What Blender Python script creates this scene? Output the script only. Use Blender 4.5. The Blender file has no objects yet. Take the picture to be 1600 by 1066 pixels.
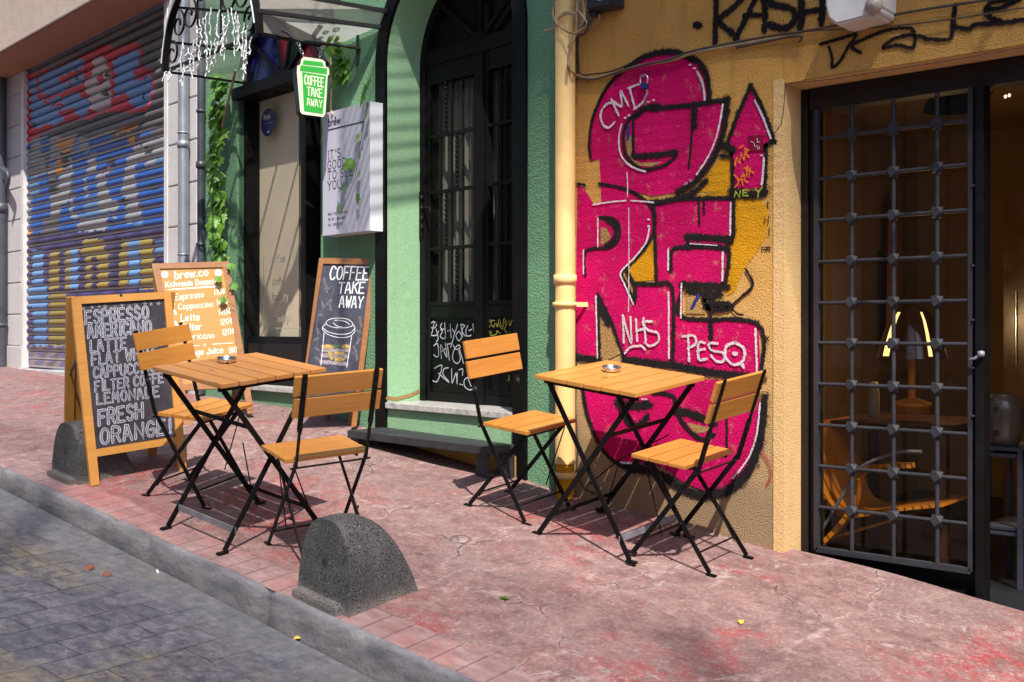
import bpy, bmesh, math, random
from mathutils import Vector, Matrix
from mathutils.geometry import tessellate_polygon
import numpy as np
random.seed(7)
SC = bpy.context.scene
COL = SC.collection
R = math.radians

# ---------------------------------------------------------------- camera
F, YH, XV, CZ = 1700.0, 515.4, -1133.0, 1.617
YAW = math.pi/2 - math.atan((800-XV)/F)
cam = bpy.data.cameras.new('camera'); co = bpy.data.objects.new('camera', cam); COL.objects.link(co)
cam.sensor_width = 36; cam.lens = 36*F/1600; cam.shift_y = (YH-533)/1600.0
cam.clip_start = 0.05; cam.clip_end = 500
co.location = (0, 0, CZ); co.rotation_euler = (R(90), 0, YAW)
SC.camera = co
# ---------------------------------------------------------------- sky, sun, exposure
SUN = Vector((0.36, -0.30, 0.646)).normalized()
EL = math.asin(SUN.z); ROT = math.atan2(SUN.x, SUN.y)
wd = bpy.data.worlds.new('World'); SC.world = wd; wd.use_nodes = True
nt = wd.node_tree; nt.nodes.clear()
sky = nt.nodes.new('ShaderNodeTexSky'); sky.sky_type = 'NISHITA'; sky.sun_disc = False
sky.sun_elevation = EL; sky.sun_rotation = ROT
bg = nt.nodes.new('ShaderNodeBackground'); bg.inputs[1].default_value = 0.14
wo = nt.nodes.new('ShaderNodeOutputWorld')
nt.links.new(sky.outputs[0], bg.inputs[0]); nt.links.new(bg.outputs[0], wo.inputs[0])
sl = bpy.data.lights.new('sun', 'SUN'); sl.energy = 3.7; sl.angle = R(0.55); sl.color = (1, 0.94, 0.84)
so = bpy.data.objects.new('sun', sl); COL.objects.link(so); so.location = (6, -6, 14)
so.rotation_euler = SUN.to_track_quat('Z', 'Y').to_euler()
SC.view_settings.view_transform = 'Standard'; SC.view_settings.look = 'None'
SC.view_settings.exposure = 1.08; SC.view_settings.gamma = 1

# ---------------------------------------------------------------- picture-to-place helpers (a pixel and a plane give a point)
FW = Vector((-math.sin(YAW), math.cos(YAW), 0)); RT = Vector((math.cos(YAW), math.sin(YAW), 0)); C0 = Vector((0, 0, CZ))
def ray(x, y): return FW + RT*((x-800)/F) + Vector((0, 0, (YH-y)/F))
def on(x, y, p, n):
    d = ray(x, y); n = Vector(n); return C0 + d*((Vector(p)-C0).dot(n)/d.dot(n))
WY = 4.20
def ay(x, y, Y=WY): return on(x, y, (0, Y, 0), (0, 1, 0))
GT = 0.1042
GN = Vector((GT, 1, 0)).normalized(); GU = Vector((1, -GT, 0)).normalized(); GP = Vector((-3.55, 4.2, 0))
def ag(x, y, d=0.0): return on(x, y, GP+GN*d, GN)                   # on the green wall's plane, d metres in
def gw(u, z, d=0.0): return GP + GU*u + GN*d + Vector((0, 0, z))
def gu(x, y, d=0.0):
    p = ag(x, y, d); return (p-GP).dot(GU), p.z
SX, SY = -0.117, 0.1015
def gz(x, y):
    xk = -6.5+1.0*min(1, max(0, (y-2.55)/1.1))
    xs = x if x > xk else xk + 0.13*(x-xk)
    return SX*xs + SY*y
def agd(x, y):
    p = on(x, y, (0, 0, 0), (-SX, -SY, 1))
    return p
NG = Vector((-SX, -SY, 1)).normalized(); EX = Vector((1, 0, SX)).normalized(); EY = NG.cross(EX)
def ground_matrix(x, y, yaw=0.0, dz=0.0):
    u = EX*math.cos(yaw)+EY*math.sin(yaw); v = -EX*math.sin(yaw)+EY*math.cos(yaw)
    m = Matrix.Identity(4)
    for i, c in enumerate((u, v, NG)):
        for j in range(3): m[j][i] = c[j]
    m.translation = Vector((x, y, SX*x+SY*y+dz)); return m

# ---------------------------------------------------------------- objects
WM = {}
def tag(o, label=None, cat=None, group=None, kind=None):
    if label: o['label'] = label
    if cat: o['category'] = cat
    if group: o['group'] = group
    if kind: o['kind'] = kind
    return o
def empty(name, label, cat, loc=(0, 0, 0), group=None, matrix=None):
    o = bpy.data.objects.new(name, None); COL.objects.link(o); o.empty_display_size = .1
    m = matrix if matrix is not None else Matrix.Translation(Vector(loc))
    o.matrix_world = m; WM[o.name] = m.copy()
    return tag(o, label, cat, group)
def copy_tree(o, parent=None):
    c = o.copy(); COL.objects.link(c)
    if parent is not None: c.parent = parent
    for ch in [x for x in list(bpy.data.objects) if x.parent == o]: copy_tree(ch, c)
    return c

class MB:
    """collects shapes and links them as ONE mesh object"""
    def __init__(s):
        s.bm = bmesh.new(); s.uv = s.bm.loops.layers.uv.new('UVMap'); s.col = None
    def face(s, vs, uvs=None):
        try: f = s.bm.faces.new(vs)
        except ValueError: return None
        if uvs:
            for l, q in zip(f.loops, uvs): l[s.uv].uv = q
        return f
    def quad(s, a, b, c, d, uvs=((0, 0), (1, 0), (1, 1), (0, 1))):
        return s.face([s.bm.verts.new(p) for p in (a, b, c, d)], uvs)
    def box(s, c, hx, hy, hz, M=None, bev=0.0):
        """box of half sizes about c (axes of M), uv grain along its longest side"""
        M = M or Matrix.Identity(3); c = Vector(c)
        h = (hx, hy, hz); L = max(range(3), key=lambda i: h[i]); o = random.random()*40
        V = {}
        for i in (-1, 1):
            for j in (-1, 1):
                for k in (-1, 1):
                    V[i, j, k] = s.bm.verts.new(c + M @ Vector((i*hx, j*hy, k*hz)))
        fs = [((-1,-1,-1),(-1,-1,1),(-1,1,1),(-1,1,-1)), ((1,-1,-1),(1,1,-1),(1,1,1),(1,-1,1)),
              ((-1,-1,-1),(1,-1,-1),(1,-1,1),(-1,-1,1)), ((-1,1,-1),(-1,1,1),(1,1,1),(1,1,-1)),
              ((-1,-1,-1),(-1,1,-1),(1,1,-1),(1,-1,-1)), ((-1,-1,1),(1,-1,1),(1,1,1),(-1,1,1))]
        out = []
        for n, q in enumerate(fs):
            ax = [a for a in range(3) if a != n//2]
            if L in ax: ua = L; va = [a for a in ax if a != L][0]
            else: ua, va = ax
            f = s.face([V[k] for k in q], [(k[ua]*h[ua]+o, k[va]*h[va]+o*1.7+n*.23) for k in q]); out.append(f)
        if bev:
            es = list({e for f in out for e in f.edges})
            bmesh.ops.bevel(s.bm, geom=es, offset=bev, segments=2, affect='EDGES', profile=.6)
    def bar(s, p0, p1, w, t, wdir, bev=0.0):
        """straight bar: width w along wdir, thickness t across"""
        p0, p1 = Vector(p0), Vector(p1); d = (p1-p0); L = d.length; d.normalize()
        wv = Vector(wdir); wv = (wv - d*wv.dot(d)).normalized(); tv = d.cross(wv)
        M = Matrix((d, wv, tv)).transposed()
        s.box((p0+p1)/2, L/2, w/2, t/2, M, bev)
    def tube(s, pts, r, seg=8, caps=True, rr=None, closed=False):
        pts = [Vector(p) for p in pts]; n = len(pts); rings = []; L = 0
        up = Vector((0.13, 0.21, 1)).normalized()
        for i, p in enumerate(pts):
            a = pts[i-1] if (i > 0 or closed) else p; b = pts[(i+1) % n] if (i < n-1 or closed) else p
            d = (b-a).normalized()
            x = d.cross(up)
            if x.length < .05: x = d.cross(Vector((1, .1, 0)))
            x.normalize(); y = d.cross(x); up = -x.cross(d) if False else up
            q = rr[i] if rr else r
            if i: L += (p-pts[i-1]).length
            rings.append(([s.bm.verts.new(p + (x*math.cos(2*math.pi*k/seg)+y*math.sin(2*math.pi*k/seg))*q) for k in range(seg)], L))
        m = n if closed else n-1
        for i in range(m):
            (A, l0), (B, l1) = rings[i], rings[(i+1) % n]
            for k in range(seg):
                k2 = (k+1) % seg
                f = s.face([A[k], A[k2], B[k2], B[k]], [(l0, k/seg), (l0, (k+1)/seg), (l1, (k+1)/seg), (l1, k/seg)])
                if f: f.smooth = True
        if caps and not closed:
            for rg in (list(reversed(rings[0][0])), rings[-1][0]): s.face([s.bm.verts.new(v.co) for v in rg])
    def lathe(s, prof, c, seg=24, M=None, a0=0, a1=2*math.pi):
        c = Vector(c); M = M or Matrix.Identity(3); rings = []; full = abs(a1-a0-2*math.pi) < 1e-6
        n = seg if full else seg+1
        for r, z in prof:
            rings.append([s.bm.verts.new(c + M @ Vector((max(r, 1e-4)*math.cos(a0+(a1-a0)*k/seg), max(r, 1e-4)*math.sin(a0+(a1-a0)*k/seg), z))) for k in range(n)])
        for A, B in zip(rings, rings[1:]):
            for k in range(seg):
                k2 = (k+1) % n
                f = s.face([A[k], A[k2], B[k2], B[k]])
                if f: f.smooth = True
    def prism(s, pts, nrm, bev=0.0):
        """closed outline given a thickness along nrm"""
        nrm = Vector(nrm); A = [s.bm.verts.new(Vector(p)) for p in pts]; B = [s.bm.verts.new(Vector(p)+nrm) for p in pts]
        fs = [s.face(list(reversed(A))), s.face(B)]
        n = len(A)
        for i in range(n): fs.append(s.face([A[i], A[(i+1) % n], B[(i+1) % n], B[i]]))
        for f in fs:
            if f:
                for l in f.loops:
                    l[s.uv].uv = (l.vert.co.x+l.vert.co.y, l.vert.co.z)
        if bev:
            es = list({e for f in fs if f for e in f.edges})
            bmesh.ops.bevel(s.bm, geom=es, offset=bev, segments=2, affect='EDGES')
    def poly(s, pts):
        vs = [s.bm.verts.new(Vector(p)) for p in pts]
        for t in tessellate_polygon([[v.co for v in vs]]): s.face([vs[i] for i in t])
    def ribbon(s, pts, w, nrm, closed=False, cap=True):
        """flat stroke: uv.y runs -1..1 over its width, uv.x along it in widths"""
        pts = [Vector(p) for p in pts]; nrm = Vector(nrm).normalized()
        if cap and not closed and len(pts) > 1:
            a = (pts[0]-pts[1]).normalized(); b = (pts[-1]-pts[-2]).normalized()
            pts = [pts[0]+a*w*.42] + pts + [pts[-1]+b*w*.42]
        n = len(pts); row = []; L = random.random()*50
        for i, p in enumerate(pts):
            a = pts[i-1] if (i > 0 or closed) else None; b = pts[(i+1) % n] if (i < n-1 or closed) else None
            d1 = (p-a).normalized() if a is not None else None; d2 = (b-p).normalized() if b is not None else None
            if d1 is None: d1 = d2
            if d2 is None: d2 = d1
            t = d1+d2
            if t.length < .2: t = d2.copy()
            t.normalize(); x = nrm.cross(t).normalized()
            k = 1/max(.55, abs(t.dot(d2)))
            q = w/2*k
            if cap and not closed and i in (0, n-1): q *= .62
            if i: L += (p-pts[i-1]).length/w
            row.append((s.bm.verts.new(p-x*q), s.bm.verts.new(p+x*q), L))
        m = n if closed else n-1
        for i in range(m):
            (a, b, l0), (c, d, l1) = row[i], row[(i+1) % n]
            if closed and i == n-1: l1 = l0 + .5
            s.face([a, c, d, b], [(l0, -1), (l1, -1), (l1, 1), (l0, 1)])
    def build(s, name, mat, parent=None, local=False, smooth=False, recalc=True):
        if recalc: bmesh.ops.recalc_face_normals(s.bm, faces=s.bm.faces[:])
        me = bpy.data.meshes.new(name)
        if parent is not None and not local: s.bm.transform(WM[parent.name].inverted())
        s.bm.to_mesh(me); s.bm.free()
        if smooth:
            for p in me.polygons: p.use_smooth = True
        me.materials.append(mat)
        o = bpy.data.objects.new(name, me); COL.objects.link(o)
        if parent is not None: o.parent = parent; WM[o.name] = WM[parent.name]
        else: WM[o.name] = Matrix.Identity(4)
        return o

def smoothpts(pts, k=6, closed=False):
    """Catmull-Rom through 2-D or 3-D points"""
    P = [Vector(p) for p in pts]; n = len(P); out = []
    rng = range(n if closed else n-1)
    for i in rng:
        p0 = P[(i-1) % n] if (closed or i > 0) else P[i]; p1 = P[i]; p2 = P[(i+1) % n]; p3 = P[(i+2) % n] if (closed or i < n-2) else p2
        for j in range(k):
            t = j/k
            out.append(.5*((2*p1)+(p2-p0)*t+(2*p0-5*p1+4*p2-p3)*t*t+(3*p1-p0-3*p2+p3)*t*t*t))
    if not closed: out.append(P[-1])
    return out
# ---------------------------------------------------------------- materials
class NT:
    def __init__(s, name):
        s.m = bpy.data.materials.new(name); s.m.use_nodes = True; s.t = s.m.node_tree; s.t.nodes.clear()
        s.out = s.n('ShaderNodeOutputMaterial'); s.p = None
    def n(s, typ, **kw):
        x = s.t.nodes.new(typ)
        for k, v in kw.items(): setattr(x, k, v)
        return x
    def l(s, a, b): s.t.links.new(a, b)
    def set(s, sock, v):
        if hasattr(v, 'links') or isinstance(v, bpy.types.NodeSocket): s.l(v, sock)
        elif isinstance(v, (tuple, list)) and len(v) == 3 and sock.type == 'RGBA': sock.default_value = (*v, 1)
        else: sock.default_value = v
    def pos(s, scale=1.0, sc3=None, rot=None):
        g = s.n('ShaderNodeNewGeometry'); mp = s.n('ShaderNodeMapping')
        mp.inputs['Scale'].default_value = sc3 or (scale,)*3
        if rot: mp.inputs['Rotation'].default_value = rot
        s.l(g.outputs['Position'], mp.inputs['Vector']); return mp.outputs[0]
    def obj(s, sc3=(1, 1, 1)):
        g = s.n('ShaderNodeTexCoord'); mp = s.n('ShaderNodeMapping'); mp.inputs['Scale'].default_value = sc3
        s.l(g.outputs['Object'], mp.inputs['Vector']); return mp.outputs[0]
    def uv(s, sc3=(1, 1, 1)):
        g = s.n('ShaderNodeTexCoord'); mp = s.n('ShaderNodeMapping'); mp.inputs['Scale'].default_value = sc3
        s.l(g.outputs['UV'], mp.inputs['Vector']); return mp.outputs[0]
    def noise(s, vec, scale, detail=4, rough=.55, dist=0.0):
        x = s.n('ShaderNodeTexNoise'); s.l(vec, x.inputs['Vector'])
        x.inputs['Scale'].default_value = scale; x.inputs['Detail'].default_value = detail
        x.inputs['Roughness'].default_value = rough; x.inputs['Distortion'].default_value = dist
        return x.outputs['Fac']
    def voro(s, vec, scale, feature='F1', out='Distance'):
        x = s.n('ShaderNodeTexVoronoi', feature=feature); s.l(vec, x.inputs['Vector']); x.inputs['Scale'].default_value = scale
        return x.outputs[out]
    def ramp(s, fac, *stops, mode='LINEAR'):
        x = s.n('ShaderNodeValToRGB'); s.l(fac, x.inputs[0]); cr = x.color_ramp; cr.interpolation = mode
        while len(cr.elements) < len(stops): cr.elements.new(.5)
        for e, (p, c) in zip(cr.elements, stops):
            e.position = p; e.color = (*c, 1) if isinstance(c, (tuple, list)) else (c, c, c, 1)
        return x.outputs[0]
    def mr(s, v, a, b, c=0.0, d=1.0):
        x = s.n('ShaderNodeMapRange'); s.l(v, x.inputs[0])
        for i, q in enumerate((a, b, c, d)): x.inputs[i+1].default_value = q
        return x.outputs[0]
    def math(s, op, a, b=0.0, c=None):
        x = s.n('ShaderNodeMath', operation=op); s.set(x.inputs[0], a); s.set(x.inputs[1], b)
        if c is not None: s.set(x.inputs[2], c)
        return x.outputs[0]
    def mix(s, fac, a, b, blend='MIX'):
        x = s.n('ShaderNodeMix', data_type='RGBA', blend_type=blend)
        s.set(x.inputs[0], fac); s.set(x.inputs[6], a); s.set(x.inputs[7], b); return x.outputs[2]
    def bump(s, h, dist, strength=1.0, prev=None):
        x = s.n('ShaderNodeBump'); s.l(h, x.inputs['Height']); x.inputs['Distance'].default_value = dist; x.inputs['Strength'].default_value = strength
        if prev is not None: s.l(prev, x.inputs['Normal'])
        return x.outputs[0]
    def bsdf(s, col, rough=.7, nrm=None, metal=0.0, spec=.5, coat=0.0, emit=None, es=0.0):
        p = s.n('ShaderNodeBsdfPrincipled'); s.set(p.inputs['Base Color'], col); s.set(p.inputs['Roughness'], rough)
        p.inputs['Metallic'].default_value = metal; p.inputs['Specular IOR Level'].default_value = spec; p.inputs['Coat Weight'].default_value = coat
        if nrm is not None: s.l(nrm, p.inputs['Normal'])
        if emit is not None: s.set(p.inputs['Emission Color'], emit); p.inputs['Emission Strength'].default_value = es
        s.p = p; s.l(p.outputs[0], s.out.inputs[0]); return p
    def cut(s, fac):
        """where fac is 0 the surface is left out (soft edge of paint or chalk)"""
        t = s.n('ShaderNodeBsdfTransparent'); m = s.n('ShaderNodeMixShader'); s.set(m.inputs[0], fac)
        s.l(t.outputs[0], m.inputs[1]); s.l(s.p.outputs[0], m.inputs[2]); s.l(m.outputs[0], s.out.inputs[0])
M = {}
def sc(c, k): return tuple(min(1, x*k) for x in c)

def stucco_normal(s, scale=150, dist=.008, big=.006):
    v = s.pos()
    a = s.noise(v, scale, 3, .6); b = s.noise(v, 9, 3, .5)
    n1 = s.bump(b, big, .6); return s.bump(a, dist, 1.0, n1), a
def mat_stucco(name, col, dirt, scale=95, dist=.006, dirtamt=.5, zdirt=None, rough=.9):
    s = NT(name); v = s.pos(); nrm, fine = stucco_normal(s, scale, dist)
    blot = s.noise(v, 1.7, 6, .62); c = s.mix(s.mr(blot, .42, .72, 0, dirtamt), col, dirt)
    str_ = s.noise(s.pos(sc3=(5, 5, .55)), 2.2, 5, .6); c = s.mix(s.mr(str_, .52, .78, 0, dirtamt*.8), c, sc(dirt, .8))
    c = s.mix(s.mr(fine, .3, .6, .4, 0), c, sc(col, .55))
    if zdirt:                                                       # bare, splashed render low on the wall
        g = s.n('ShaderNodeNewGeometry'); sp = s.n('ShaderNodeSeparateXYZ'); s.l(g.outputs['Position'], sp.inputs[0])
        h = s.math('MULTIPLY_ADD', sp.outputs['X'], .117, sp.outputs['Z'])
        hn = s.math('ADD', h, s.math('MULTIPLY', s.math('SUBTRACT', s.noise(v, 3.2, 6, .65), .5), 1.1))
        c = s.mix(s.mr(hn, zdirt[0], zdirt[1], .9, 0), c, zdirt[2]); c = s.mix(s.mr(hn, zdirt[3], zdirt[4], .85, 0), c, zdirt[5])
        c = s.mix(s.mr(fine, .3, .55, .45, 0), c, sc(dirt, .5))
    s.bsdf(c, rough, nrm, spec=.25); M[name] = s.m; return s.m
def mat_plain(name, col, rough=.6, var=.12, nscale=6, bscale=60, bdist=.0008, metal=0, spec=.5, coat=0, obj=False):
    s = NT(name); v = s.obj() if obj else s.pos()
    n = s.noise(v, nscale, 5, .6); c = s.mix(s.mr(n, .3, .7), sc(col, 1-var), sc(col, 1+var))
    s.bsdf(c, s.mr(n, .2, .8, max(.03, rough-.1), min(1, rough+.12)), s.bump(s.noise(v, bscale, 3), bdist), metal, spec, coat); M[name] = s.m; return s.m
def mat_wood(name, light, dark, knot, rough=.42, coat=.25, worn=0.0):
    s = NT(name); oi = s.n('ShaderNodeObjectInfo'); ov = s.n('ShaderNodeVectorMath', operation='SCALE'); ov.inputs[0].default_value = (31, 17, 0); s.l(oi.outputs['Random'], ov.inputs['Scale'])
    def shift(q):
        a = s.n('ShaderNodeVectorMath', operation='ADD'); s.l(q, a.inputs[0]); s.l(ov.outputs[0], a.inputs[1]); return a.outputs[0]
    u = shift(s.uv((2.2, 34, 1))); g = s.noise(u, 1.6, 5, .6, 1.2)
    u2 = shift(s.uv((1.0, 9, 1))); g2 = s.noise(u2, 1.3, 3, .5, .6)
    c = s.mix(s.mr(g, .3, .72), light, dark); c = s.mix(s.mr(g2, .38, .75, 0, .55), c, sc(dark, .8))
    per = s.noise(s.uv((.11, .13, 1)), 3.1, 0); c = s.mix(s.mr(per, .32, .68, 0, .6), c, sc(light, .58), 'MIX')
    c = s.mix(s.mr(oi.outputs['Random'], 0, 1, 0, .38), c, sc(light, .62)); kd = s.voro(shift(s.uv((4.2, 11, 1))), .62); c = s.mix(s.ramp(kd, (.0, .95), (.045, .8), (.085, 0.)), c, knot)
    if worn:
        w = s.noise(s.obj((1, 1, 1)), 11, 6, .7); c = s.mix(s.mr(w, .52, .72, 0, worn), c, (.34, .25, .18))
    s.bsdf(c, s.mr(g, .2, .8, rough-.08, rough+.15), s.bump(g, .0006), spec=.45, coat=coat)
    s.p.inputs['Coat Roughness'].default_value = .25
    M[name] = s.m; return s.m
def mat_stroke(name, col, soft=.5, grain=70, rough=.8, bump=None, cover=1.0, specks=0.0, col2=None):
    """spray or chalk: breaks up at its edges; lies on the wall and shares the wall's relief"""
    s = NT(name); v = s.pos(); g = s.n('ShaderNodeTexCoord'); sp = s.n('ShaderNodeSeparateXYZ'); s.l(g.outputs['UV'], sp.inputs[0])
    e = s.math('SUBTRACT', 1.0, s.math('ABSOLUTE', sp.outputs['Y']))
    n = s.noise(v, grain, 4, .7); n2 = s.noise(v, grain*.12, 3, .6)
    f = s.math('ADD', e, s.math('MULTIPLY', s.math('SUBTRACT', n, .5), soft*2.6))
    f = s.mr(f, soft*.25, soft*.7)
    if specks: f = s.math('MULTIPLY', f, s.mr(n, specks-.14, specks+.04))
    if cover < 1: f = s.math('MULTIPLY', f, cover)
    nrm = stucco_normal(s)[0] if bump else None
    c = s.mix(s.mr(n2, .3, .7), sc(col, .8), col2 or sc(col, 1.12))
    s.bsdf(c, rough, nrm, spec=.12); s.cut(f); M[name] = s.m; return s.m
def mat_fill(name, col, dark=.60, wear=.0, under=(.5, .3, .12)):
    s = NT(name); v = s.pos(); nrm, fine = stucco_normal(s)
    n = s.noise(v, 2.6, 5, .6); c = s.mix(s.mr(n, .3, .7), sc(col, dark), col)
    c = s.mix(s.mr(fine, .32, .62, .5, 0), c, sc(col, .42))
    if wear: c = s.mix(s.mr(s.noise(v, 16, 6, .75), .57, .70, 0, wear), c, under)
    s.bsdf(c, .8, nrm, spec=.12); M[name] = s.m; return s.m
def mat_glass(name, tint=(.9, .92, .9), refl=1.0, rough=.02, dust=0.0):
    s = NT(name); lw = s.n('ShaderNodeLayerWeight'); lw.inputs[0].default_value = .5; fq = s.math('MULTIPLY_ADD', s.math('POWER', lw.outputs['Facing'], 4.0), .75, .05)
    t = s.n('ShaderNodeBsdfTransparent'); t.inputs[0].default_value = (*tint, 1)
    g = s.n('ShaderNodeBsdfGlossy'); g.inputs['Roughness'].default_value = rough; g.inputs[0].default_value = (refl, refl, refl, 1)
    m = s.n('ShaderNodeMixShader'); s.l(fq, m.inputs[0]); s.l(t.outputs[0], m.inputs[1]); s.l(g.outputs[0], m.inputs[2])
    o = m.outputs[0]
    if dust:
        d = s.n('ShaderNodeBsdfDiffuse'); d.inputs[0].default_value = (.42, .38, .32, 1); m2 = s.n('ShaderNodeMixShader')
        s.l(s.mr(s.noise(s.pos(), 7, 6, .7), .35, .8, dust*.2, dust), m2.inputs[0]); s.l(o, m2.inputs[1]); s.l(d.outputs[0], m2.inputs[2]); o = m2.outputs[0]
    s.l(o, s.out.inputs[0]); M[name] = s.m; return s.m
def mat_emit(name, col, strength, base=None):
    s = NT(name); s.bsdf(base or col, .5, emit=col, es=strength); M[name] = s.m; return s.m

mat_stucco('yellow_render', (.74, .395, .10), (.45, .235, .065), scale=150, dist=.0085, dirtamt=.75, zdirt=(.85, 1.8, (.68, .435, .20), .6, 1.2, (.26, .185, .12)))
mat_stucco('yellow_smooth', (.70, .455, .205), (.50, .32, .14), scale=120, dist=.004, dirtamt=.4)
mat_stucco('green_render', (.165, .335, .195), (.12, .25, .145), scale=95, dist=.010, dirtamt=.45)
mat_stucco('green_smooth', (.29, .49, .285), (.23, .39, .235), scale=80, dist=.002, dirtamt=.35)
mat_stucco('white_render', (.60, .57, .58), (.44, .41, .42), scale=120, dist=.0015, dirtamt=.45, rough=.85)
mat_stucco('beige_render', (.50, .40, .34), (.36, .28, .235), scale=110, dist=.0015, dirtamt=.4)
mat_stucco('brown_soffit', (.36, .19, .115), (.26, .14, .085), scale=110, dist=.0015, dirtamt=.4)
mat_plain('black_metal', (.0055, .005, .0055), .5, .3, 8, 90, .0006, spec=.16)
mat_plain('black_paint', (.0045, .0045, .005), .45, .3, 5, 70, .0009, spec=.15)
mat_plain('iron_paint', (.030, .030, .038), .55, .2, 10, 120, .0006, spec=.25)
mat_plain('frame_brown', (.017, .012, .011), .5, .3, 6, 80, .0008, spec=.22)
mat_plain('grey_zinc', (.30, .33, .38), .45, .2, 4, 50, .0005, .55)
mat_plain('steel_grey', (.22, .22, .25), .5, .35, 9, 60, .0006, .3)
mat_plain('chrome', (.62, .62, .63), .22, .05, 10, 20, .0001, 1.0)
mat_plain('dark_pipe', (.05, .052, .075), .45, .25, 5, 60, .0006)
mat_plain('cream_pipe', (.80, .54, .22), .5, .16, 3, 40, .0008)
mat_plain('white_plastic', (.72, .71, .70), .4, .05, 3, 40, .0002)
mat_plain('white_enamel', (.62, .60, .60), .45, .15, 5, 60, .0006)
mat_plain('sign_face', (.52, .51, .62), .42, .02, 1, 30, .0001)
mat_plain('sign_side', (.80, .80, .84), .4, .02, 1, 30, .0001)
mat_plain('ink', (.022, .018, .05), .6, .1)
mat_plain('wire', (.30, .21, .12), .6, .35, 14, 40, .0004)
mat_plain('wire_dark', (.07, .05, .04), .6, .35, 14, 40, .0004)
mat_plain('cord_white', (.60, .60, .62), .5, .05)
mat_plain('rubber', (.03, .03, .033), .75, .2)
mat_plain('cream_panel', (.88, .80, .64), .7, .08, 1.2, 30, .0003)
mat_plain('brown_panel', (.24, .17, .12), .65, .15, 2, 30, .0003)
mat_plain('curtain', (.30, .31, .29), .8, .12, 3, 30, .0005)
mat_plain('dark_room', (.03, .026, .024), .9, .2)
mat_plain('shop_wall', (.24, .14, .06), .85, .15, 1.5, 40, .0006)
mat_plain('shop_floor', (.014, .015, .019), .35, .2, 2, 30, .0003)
mat_plain('orange_wood', (.70, .24, .02), .3, .15, 6, 30, .0002, coat=.4)
mat_plain('dark_wood', (.075, .032, .014), .28, .3, 5, 40, .0003, coat=.4)
mat_plain('vase_glaze', (.12, .085, .06), .25, .3, 7, 20, .0003, coat=.5)
mat_plain('paper_pale', (.62, .50, .30), .8, .1)
mat_plain('dark_cloth', (.035, .022, .017), .85, .3)
mat_plain('rust_cloth', (.20, .055, .025), .85, .3)
mat_plain('sticker_blue', (.018, .018, .13), .45, .05)
mat_plain('junction_black', (.022, .024, .034), .5, .2)
mat_plain('orange_leaf', (.18, .055, .02), .8, .3)
mat_plain('yellow_leaf', (.75, .42, .04), .7, .15)
mat_plain('paper_white', (.75, .73, .68), .8, .05)
mat_plain('facade_grey', (.30, .27, .24), .9, .15, 1, 40, .001)
mat_plain('awning_reed', (.25, .2, .15), .9)
mat_plain('pane_blue', (.012, .012, .10), .15, .2); mat_plain('pane_red', (.20, .015, .03), .15, .2); mat_plain('pane_green', (.012, .03, .024), .15, .2)
mat_wood('chair_wood', (.70, .31, .065), (.43, .135, .016), (.13, .035, .01))
mat_wood('table_wood', (.76, .36, .085), (.50, .175, .022), (.20, .06, .02))
mat_wood('table_wood_old', (.62, .27, .075), (.40, .14, .032), (.12, .04, .015), .5, .1, .45)
mat_wood('board_wood', (.62, .29, .06), (.50, .20, .03), (.15, .045, .012), .5, .1)
mat_wood('frame_wood', (.40, .17, .055), (.28, .10, .028), (.12, .04, .015), .5, .1, .3)
mat_wood('menu_panel', (.62, .32, .09), (.54, .26, .065), (.50, .24, .06), .6, 0)
for nm, c in (('pink', (.74, .004, .15)), ('gold', (.80, .37, .012)), ('blue', (.03, .035, .22)), ('tan', (.50, .31, .12))):
    mat_fill('fill_'+nm, c, wear=.5 if nm == 'pink' else .25)
for nm, c in (('black', (.016, .013, .015)), ('white', (.72, .62, .68)), ('pink', (.45, .012, .10)), ('blue', (.03, .035, .22)), ('orange', (.75, .22, .01)), ('lime', (.35, .42, .05)), ('redfaint', (.45, .05, .04))):
    mat_stroke('spray_'+nm, c, .62, 70, bump=True, specks=.30 if nm == 'black' else .0, cover=.55 if nm == 'redfaint' else 1)
mat_stroke('overspray', (.03, .02, .024), 1.1, 80, bump=True, specks=.52, cover=.8); mat_stroke('tag_silver', (.56, .56, .66), .25, 120); mat_stroke('tag_yellow', (.42, .40, .07), .25, 120)
mat_stroke('chalk_white', (.80, .80, .84), .38, 210, specks=.40); mat_stroke('chalk_lilac', (.48, .48, .58), .38, 260, specks=.46)
mat_stroke('chalk_dim', (.13, .125, .155), .30, 240, specks=.36, cover=.9)
mat_stroke('chalk_ghost', (.26, .23, .25), .30, 200, specks=.45, cover=.6)
mat_stroke('chalk_pinkish', (.42, .36, .40), .6, 150, specks=.45, cover=.8); mat_stroke('chalk_yellow', (.60, .42, .14), .5, 170, specks=.46, cover=.9); mat_stroke('chalk_green', (.07, .12, .08), .5, 170, specks=.44, cover=.9)
mat_stroke('marker_white', (.95, .88, .72), .22, 160); mat_stroke('vinyl_faint', (.36, .34, .31), .1, 80, cover=.55)
mat_stroke('dirt_line', (.07, .055, .045), .75, 60, cover=.8); mat_stroke('crack_pale', (.62, .52, .47), .9, 60, cover=.6)
s = NT('chalkboard_speckled'); v = s.pos(); n = s.noise(v, 190, 3, .7); n2 = s.noise(v, 9, 5, .6)
c = s.mix(s.mr(n2, .35, .7), (.018, .015, .022), (.045, .036, .048)); c = s.mix(s.mr(n, .58, .72, 0, .7), c, (.20, .16, .19)); s.bsdf(c, .75, spec=.3); M['chalkboard_speckled'] = s.m
s = NT('chalkboard_slate'); v = s.pos(); n = s.noise(v, 60, 4, .7); n2 = s.noise(v, 7, 6, .7)
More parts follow.
